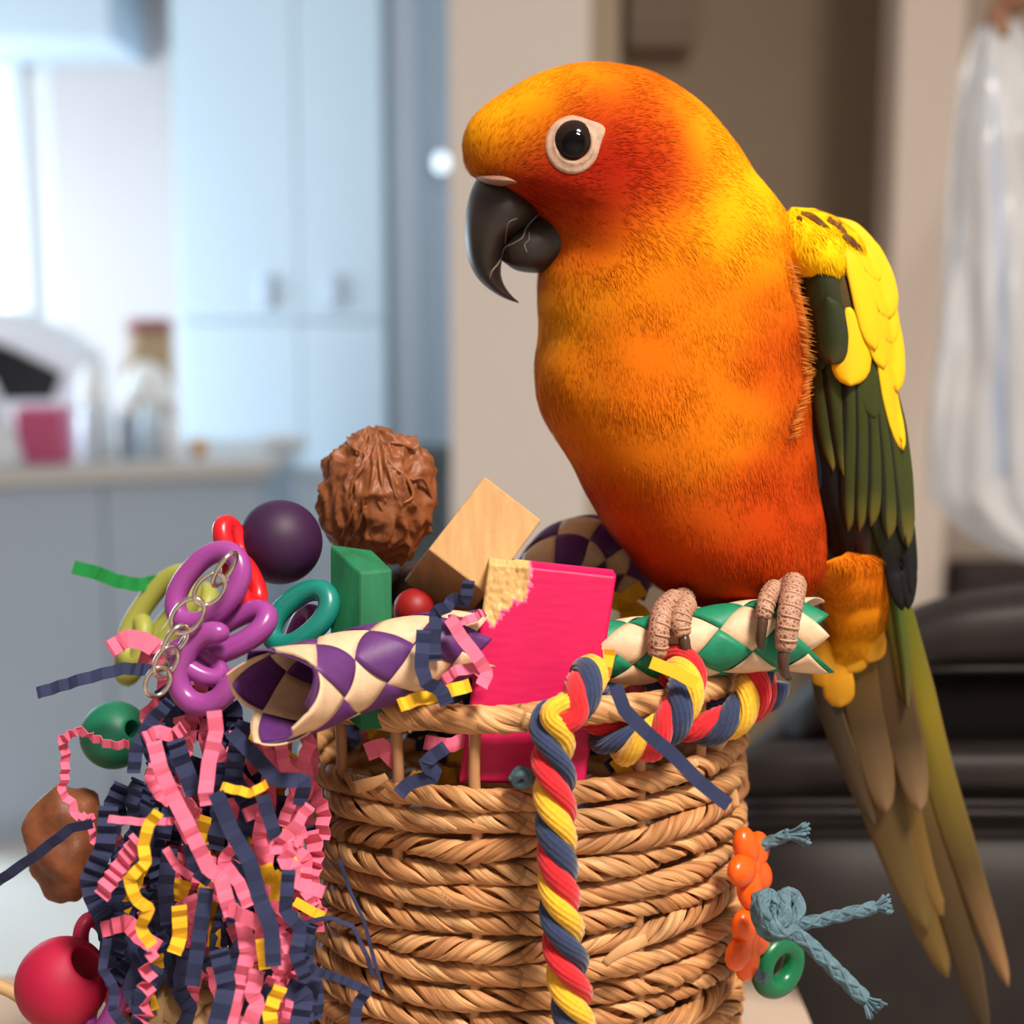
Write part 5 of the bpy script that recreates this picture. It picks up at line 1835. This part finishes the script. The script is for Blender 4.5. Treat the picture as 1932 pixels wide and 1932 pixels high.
wing_rows = [((1488, 398), (1518, 399), 387, 3), ((1478, 418), (1570, 420), 389, 9), ((1476, 462), (1622, 458), 391, 13.5), ((1486, 525), (1655, 515), 393, 15.5), ((1496, 600), (1678, 590), 394, 16),
             ((1506, 680), (1686, 680), 394, 15.5), ((1508, 760), (1692, 760), 394, 14.5), ((1508, 830), (1700, 840), 394, 12.5), ((1516, 900), (1706, 920), 394, 10.5), ((1534, 970), (1710, 990), 394, 8),
             ((1560, 1030), (1706, 1044), 395, 5), ((1585, 1070), (1696, 1084), 395, 2)]
WV_, WF_ = loft(wing_rows, 56, 6)
wx_, wy_, _ = proj(WV_)
gy = np.clip((wy_ - 500) / 60.0, 0, 1)[:, None]
wcol = np.array(lin(YEL)) * (1 - gy) + np.array(lin(DGREEN)) * gy
wing = mk('wing', WV_, WF_, m_plum, bird, col=wcol, label='folded green wing with yellow shoulder')
wb = [BVHTree.FromPolygons(WV_.tolist(), [list(f) for f in WF_])]


def wf(pts, width, cols, shape='long', lay=0.5, on=None, **kw):
    if isinstance(cols[0], int):
        cols = [(0, cols), (1, cols)]
    return feather(pts, width, cols, shape, lay, wb + (on or []), wing, **kw)


gt = [(0, GREEN), (.75, GREEN), (.92, (92, 84, 24)), (1, (104, 82, 30))]
gb = [(0, DGREEN), (.5, (34, 38, 16)), (.75, BLK), (1, BLK)]
# dark flight feathers, lowest layer
wf([(1528, 760), (1545, 880), (1565, 1000), (1580, 1110)], 66, [(0, DGREEN), (.2, NAVY), (.5, BLK), (1, BLK)], 'point', 0.2)
wf([(1542, 740), (1560, 880), (1588, 990), (1606, 1092)], 64, [(0, DGREEN), (.25, NAVY), (.5, BLK), (1, BLK)], 'point', 0.4)
wf([(1590, 800), (1612, 940), (1632, 1050), (1634, 1090)], 50, [(0, DGREEN), (.5, BLK), (1, (54, 32, 22))], 'point', 0.3)
wf([(1640, 820), (1664, 960), (1690, 1060), (1702, 1152)], 58, gb, 'long', 0.3)
wf([(1660, 800), (1686, 940), (1706, 1060), (1714, 1150)], 54, gb, 'long', 0.5)
wf([(1676, 820), (1698, 940), (1713, 1040), (1718, 1120)], 40, gb, 'long', 0.7)
# green secondaries
for i, (pts, w_) in enumerate(((([(1528, 640), (1540, 740), (1556, 830), (1572, 890)]), 40), (([(1560, 660), (1575, 760), (1586, 850), (1592, 900)]), 38),
                               (([(1606, 690), (1606, 800), (1602, 910), (1600, 1003)]), 42), (([(1622, 690), (1628, 800), (1626, 920), (1621, 1003)]), 40),
                               (([(1640, 690), (1652, 800), (1652, 910), (1643, 994)]), 42), (([(1655, 700), (1672, 810), (1680, 920), (1676, 1018)]), 46),
                               (([(1668, 700), (1690, 820), (1704, 930), (1712, 1034)]), 46))):
    wf(pts, w_, gt, 'long', 0.9 + 0.22 * i, camber=6, inner=1)
# dark gaps between them come from the layer below; blue-black leading coverts
wf([(1522, 640), (1520, 740), (1526, 830), (1545, 930)], 40, [(0, DGREEN), (.4, (20, 26, 26)), (1, NAVY)], 'long', 0.8)
# green coverts
wf([(1545, 500), (1562, 580), (1572, 640), (1574, 690)], 92, [(0, DGREEN), (.6, (40, 46, 12)), (1, (62, 62, 18))], 'round', 2.4, camber=8)
wf([(1522, 500), (1536, 580), (1542, 650), (1548, 700)], 46, DGREEN, 'round', 2.1)
wf([(1590, 520), (1606, 580), (1620, 640), (1640, 690)], 54, [(0, BRN), (.4, (70, 54, 20)), (1, (56, 60, 16))], 'round', 2.6)
wf([(1630, 600), (1640, 680), (1648, 740), (1650, 790)], 60, [(0, GREEN), (1, GREEN)], 'round', 2.2)
# single yellow covert
wf([(1600, 580), (1606, 630), (1606, 680), (1604, 728)], 78, [(0, YEL), (1, YEL)], 'round', 3.3, camber=8)
wf([(1560, 560), (1572, 620), (1574, 660), (1570, 688)], 74, [(0, DGREEN), (.7, (40, 46, 12)), (1, (70, 56, 20))], 'round', 3.9, camber=8)
# yellow scapular band along the outer edge
for i, (pts, w_, c) in enumerate((([(1655, 600), (1668, 680), (1682, 760), (1704, 850)], 30, YEL2), ([(1662, 560), (1682, 620), (1690, 680), (1692, 740)], 36, YEL2),
                                  ([(1620, 470), (1640, 560), (1656, 630), (1668, 696)], 50, YEL2), ([(1628, 460), (1656, 530), (1672, 590), (1684, 650)], 46, YEL2),
                                  ([(1602, 445), (1622, 520), (1638, 590), (1652, 660)], 48, YEL2), ([(1600, 430), (1640, 480), (1666, 540), (1678, 602)], 52, YEL),
                                  ([(1560, 415), (1606, 440), (1640, 480), (1660, 530)], 46, YEL))):
    wf(pts, w_, [(0, YEL), (1, YEL)], 'round', 3.1 + 0.3 * i, camber=7)
# bright shoulder patch: a soft dome of small yellow feathers
sh_rows = [((1494, 392), (1536, 394), 386, 3), ((1472, 416), (1586, 414), 385, 8.5), ((1466, 450), (1622, 446), 384.5, 11), ((1474, 484), (1634, 482), 384.5, 11.8),
           ((1492, 512), (1634, 512), 385, 11.2), ((1514, 536), (1622, 536), 386, 9), ((1540, 552), (1606, 550), 388, 5)]
V, F = loft(sh_rows, 40, 6)
V, sn = smooth_noise_disp(V, F, 0.0006, 160)
sx, sy, _ = proj(V)


def shoulder_colour(x, y):
    return np.tile(np.array(lin(YEL)), (len(x), 1))


mk('shoulder_coverts', V, F, m_plum, wing, col=shoulder_colour(sx, sy))
barbs(V, F, sn, 5000, 0.0026, 0.0003, 0.00012, 'shoulder_barbs', 18, lambda x, y: np.stack([0.45 + 0 * x, 1 + 0 * y], 1), shoulder_colour)
sb = [BVHTree.FromPolygons(V.tolist(), [list(f) for f in F])]
# brown shaft marks on the shoulder
for pts, w_ in (([(1512, 400), (1532, 408), (1552, 422), (1566, 430)], 12), ([(1562, 412), (1580, 420), (1592, 436), (1600, 446)], 14), ([(1592, 442), (1606, 454), (1622, 468), (1630, 476)], 14), ([(1504, 408), (1510, 412), (1514, 416)], 8)):
    wf(pts, w_, [(0, (110, 70, 10)), (.5, (88, 44, 10)), (1, (110, 70, 12))], 'point', 0.5, camber=2, on=sb)

# fringe of belly feathers lying over the wing edge
rs = np.random.default_rng(12)
parts, cols = [], []
pf = spline(np.array([(1492, 492), (1502, 540), (1514, 590), (1521, 650), (1523, 700), (1518, 745), (1504, 790), (1496, 830)], float), 130)
for i, (x, y) in enumerate(pf):
    for q in range(2):
        xx, yy = x + rs.uniform(-9, 3), y + rs.uniform(-3, 3)
        sl = 0.35 if y < 700 else -0.5
        L_ = rs.uniform(10, 19)
        d0 = min(v for v in (hit([body_bvh], xx - 4, yy) or 999, hit(wb, xx, yy) or 999))
        d1 = min(v for v in (hit([body_bvh], xx + L_, yy + L_ * sl) or 999, hit(wb, xx + L_, yy + L_ * sl) or 999))
        if d0 > 900 or d1 > 900:
            continue
        a, b = P(xx - 4, yy, d0 - 0.1), P(xx + L_, yy + L_ * sl, min(d1, d0) - 1.0)
        v, f = tube(np.array([a, a * 0.5 + b * 0.5 + (-FWD) * 0.0002, b]), 0.00010, 4, scale=np.array([1, .8, .3]))
        parts.append((v, f))
        cols.append(np.tile(np.array(lin((222, 140, 62))) * rs.uniform(.7, 1.2), (len(v), 1)))
V, F = join(parts)
mk('flank_fringe', V, F, m_plum, bird, col=np.vstack(cols), kind='stuff')

# tail coverts under the tail, then the long tail feathers
tc_rows = [((1520, 1080), (1600, 1040), 392, 12), ((1535, 1110), (1660, 1050), 397, 13), ((1552, 1160), (1676, 1115), 402, 11), ((1560, 1212), (1672, 1180), 406, 8), ((1568, 1258), (1650, 1240), 409, 4), ((1590, 1280), (1620, 1274), 412, 0.8)]
V, F = loft(tc_rows, 44, 6)
V, tn = smooth_noise_disp(V, F, 0.0010, 140)
tx, ty, _ = proj(V)


def covert_colour(x, y):
    x, y = np.asarray(x, float), np.asarray(y, float)
    t = np.clip((y - 1100) / 190.0, 0, 1)[:, None]
    nz_ = np.array([noise.noise((a * 0.02, b * 0.02, 3)) for a, b in zip(x, y)])[:, None]
    c = np.array(lin((214, 112, 14))) * (1 - t) + np.array(lin((206, 146, 18))) * t
    return c * (1 + 0.25 * nz_)


mk('tail_coverts', V, F, m_plum, bird, col=covert_colour(tx, ty), label='orange yellow feathers under the tail')
barbs(V, F, tn, 9000, 0.0034, 0.0003, 0.00012, 'covert_barbs', 8, lambda x, y: np.stack([0.05 + 0 * x, 1 + 0 * y], 1), covert_colour)

T1, T2, T3 = (112, 88, 40), (84, 66, 34), (140, 116, 36)
tail = [  # path with depth, width, colours, layer
    ([(1690, 1120, 408), (1760, 1420, 424), (1830, 1650, 436), (1903, 1862, 446)], 66, [(0, (84, 96, 20)), (.3, (128, 112, 24)), (.7, T2), (1, (150, 112, 74))]),
    ([(1660, 1180, 410), (1730, 1450, 426), (1790, 1680, 438), (1862, 1960, 452)], 76, [(0, T3), (.5, T2), (1, (60, 46, 30))]),
    ([(1640, 1200, 411), (1700, 1420, 424), (1760, 1640, 436), (1822, 1792, 444)], 78, [(0, T2), (.6, T1), (1, (150, 116, 60))]),
    ([(1600, 1200, 412), (1650, 1430, 424), (1715, 1650, 436), (1788, 1845, 446)], 84, [(0, T2), (.5, T2), (1, T1)]),
    ([(1580, 1200, 411), (1640, 1440, 422), (1690, 1600, 432), (1750, 1760, 440)], 88, [(0, (70, 52, 24)), (.6, T2), (1, (104, 84, 44))]),
    ([(1655, 1190, 407), (1690, 1330, 414), (1720, 1450, 420), (1736, 1532, 424)], 82, [(0, (80, 58, 22)), (.6, (70, 54, 32)), (1, (140, 112, 80))]),
    ([(1610, 1200, 406), (1630, 1330, 413), (1655, 1450, 419), (1672, 1534, 423)], 84, [(0, (110, 80, 20)), (.5, (74, 58, 34)), (1, (124, 98, 66))]),
    ([(1540, 1240, 404), (1570, 1350, 412), (1610, 1460, 419), (1650, 1560, 425)], 46, [(0, (36, 28, 20)), (.6, (58, 46, 30)), (1, (70, 56, 36))]),
    ([(1640, 1030, 399), (1672, 1120, 403), (1694, 1220, 408), (1704, 1320, 413)], 34, [(0, (84, 104, 20)), (.5, (110, 110, 30)), (1, (120, 96, 50))]),
    ([(1660, 1030, 398), (1690, 1130, 402), (1706, 1240, 407), (1712, 1340, 412)], 26, [(0, GREEN), (.5, (70, 88, 24)), (1, (90, 80, 40))])]
for pts, w_ in (([(1600, 1190, 404), (1605, 1230, 405), (1600, 1270, 407)], 70), ([(1570, 1230, 405), (1580, 1290, 407), (1586, 1334, 410)], 64), ([(1550, 1200, 402), (1552, 1260, 405), (1560, 1300, 408)], 50), ([(1630, 1160, 402), (1640, 1210, 404), (1640, 1250, 406)], 64)):
    feather(pts, w_, [(0, (206, 140, 18)), (1, (206, 146, 18))], 'round', 0.0, None, bird, camber=8, name='covert_feather')
tl = mk('tail', *loft([((1590, 1080), (1680, 1070), 402, 5), ((1595, 1150), (1690, 1145), 407, 4), ((1600, 1240), (1690, 1235), 413, 3), ((1620, 1330), (1690, 1320), 420, 1)], 24, 4), m_plum, bird,
        col=np.array(lin(T2)), label='long olive brown tail')
for i, (pts, w_, c) in enumerate(tail):
    feather(pts, w_, c, 'tail', 0.0, None, tl, camber=9, name='tail_feather', rim=(104, 80, 44), n=34)

# ---- feet
def toe_mat():
    m = bpy.data.materials.new('scaly_skin')
    m.use_nodes = True
    nt = m.node_tree
    b = nt.nodes['Principled BSDF']
    b.inputs['Roughness'].default_value = 0.55
    tcn = nt.nodes.new('ShaderNodeTexCoord')
    vo = nt.nodes.new('ShaderNodeTexVoronoi')
    vo.feature = 'DISTANCE_TO_EDGE'
    vo.inputs['Scale'].default_value = 950
    nt.links.new(tcn.outputs['Object'], vo.inputs['Vector'])
    cr = nt.nodes.new('ShaderNodeValToRGB')
    cr.color_ramp.elements[0].position = 0.0
    cr.color_ramp.elements[0].color = (*lin((190, 146, 120)), 1)
    cr.color_ramp.elements[1].position = 0.35
    cr.color_ramp.elements[1].color = (*lin((112, 70, 52)), 1)
    nt.links.new(vo.outputs['Distance'], cr.inputs['Fac'])
    nt.links.new(cr.outputs['Color'], b.inputs['Base Color'])
    bp = nt.nodes.new('ShaderNodeBump')
    bp.invert = True
    bp.inputs['Strength'].default_value = 0.7
    bp.inputs['Distance'].default_value = 0.0004
    nt.links.new(vo.outputs['Distance'], bp.inputs['Height'])
    nt.links.new(bp.outputs['Normal'], b.inputs['Normal'])
    return m


m_toe = toe_mat()
m_claw = mat('claw_horn', (74, 50, 36), rough=0.3, spec=0.5)
feet = [
    ('foot', [(1292, 1118, 368), (1288, 1146, 362), (1300, 1164, 358)], 24,
     [([(1276, 1128, 362), (1252, 1152, 354), (1243, 1192, 349.5), (1240, 1244, 349.5)], 21, None),
      ([(1296, 1138, 360), (1286, 1158, 353), (1284, 1182, 350.5), (1290, 1203, 350)], 20, [(1290, 1199, 350), (1293, 1220, 349.5), (1301, 1240, 350.5), (1310, 1246, 352)])]),
    ('foot', [(1492, 1084, 372), (1482, 1110, 364), (1474, 1134, 358)], 24,
     [([(1462, 1108, 362), (1448, 1128, 354), (1443, 1150, 351), (1440, 1170, 350.5)], 18, [(1439, 1164, 350.3), (1436, 1190, 350), (1435, 1212, 351), (1438, 1228, 353)]),
      ([(1498, 1096, 362), (1494, 1130, 352.5), (1486, 1176, 349.5), (1481, 1232, 349.5)], 23, [(1481, 1224, 349.3), (1478, 1250, 349), (1481, 1270, 351), (1492, 1282, 354)])])]
for nm, base, br, toes in feet:
    ft = mk(nm, *tube(spline(PP(base), 14), br * pxm(362), 14, scale=round_ends(14, 4)), m_toe, bird, label='pinkish scaly foot gripping the perch')
    for pts, r, claw in toes:
        n = 64
        path = spline(PP(pts), n)
        t = np.linspace(0, 1, n)
        sc_ = np.interp(t, [0, .3, .8, 1], [1.0, 1.02, .92, .8]) * (1 + 0.055 * np.abs(np.sin(t * math.pi * 9)))
        sc_ *= round_ends(n, 5)
        mk('toe', *tube(path, r * pxm(352), 16, scale=sc_), m_toe, ft)
        # raised scutes
        for q in range(8):
            s_ = 0.16 + q * 0.1
            i = int(s_ * (n - 1))
            T_, N_, B_ = frames(path)
            rr_ = r * pxm(352) * sc_[i]
            a = np.linspace(-1.15, 1.15, 12)
            arc = path[i] + rr_ * 1.0 * (np.cos(a)[:, None] * N_[i] + np.sin(a)[:, None] * B_[i]) + 0.0004 * (np.cos(a)[:, None] - 0.5) * T_[i]
            mk('scute', *tube(arc, 2.4 * pxm(352), 6, scale=np.interp(np.linspace(0, 1, 12), [0, .2, .8, 1], [.3, 1, 1, .3])), mat('scute_skin', (188, 146, 118), rough=0.5), ft)
        if claw:
            n = 20
            mk('claw', *tube(spline(PP(claw), n), 11.5 * pxm(350), 12, scale=np.interp(np.linspace(0, 1, n), [0, .15, .6, .9, 1], [.85, 1, .85, .5, .12])), m_claw, ft)
# rear toes hooked behind the perch
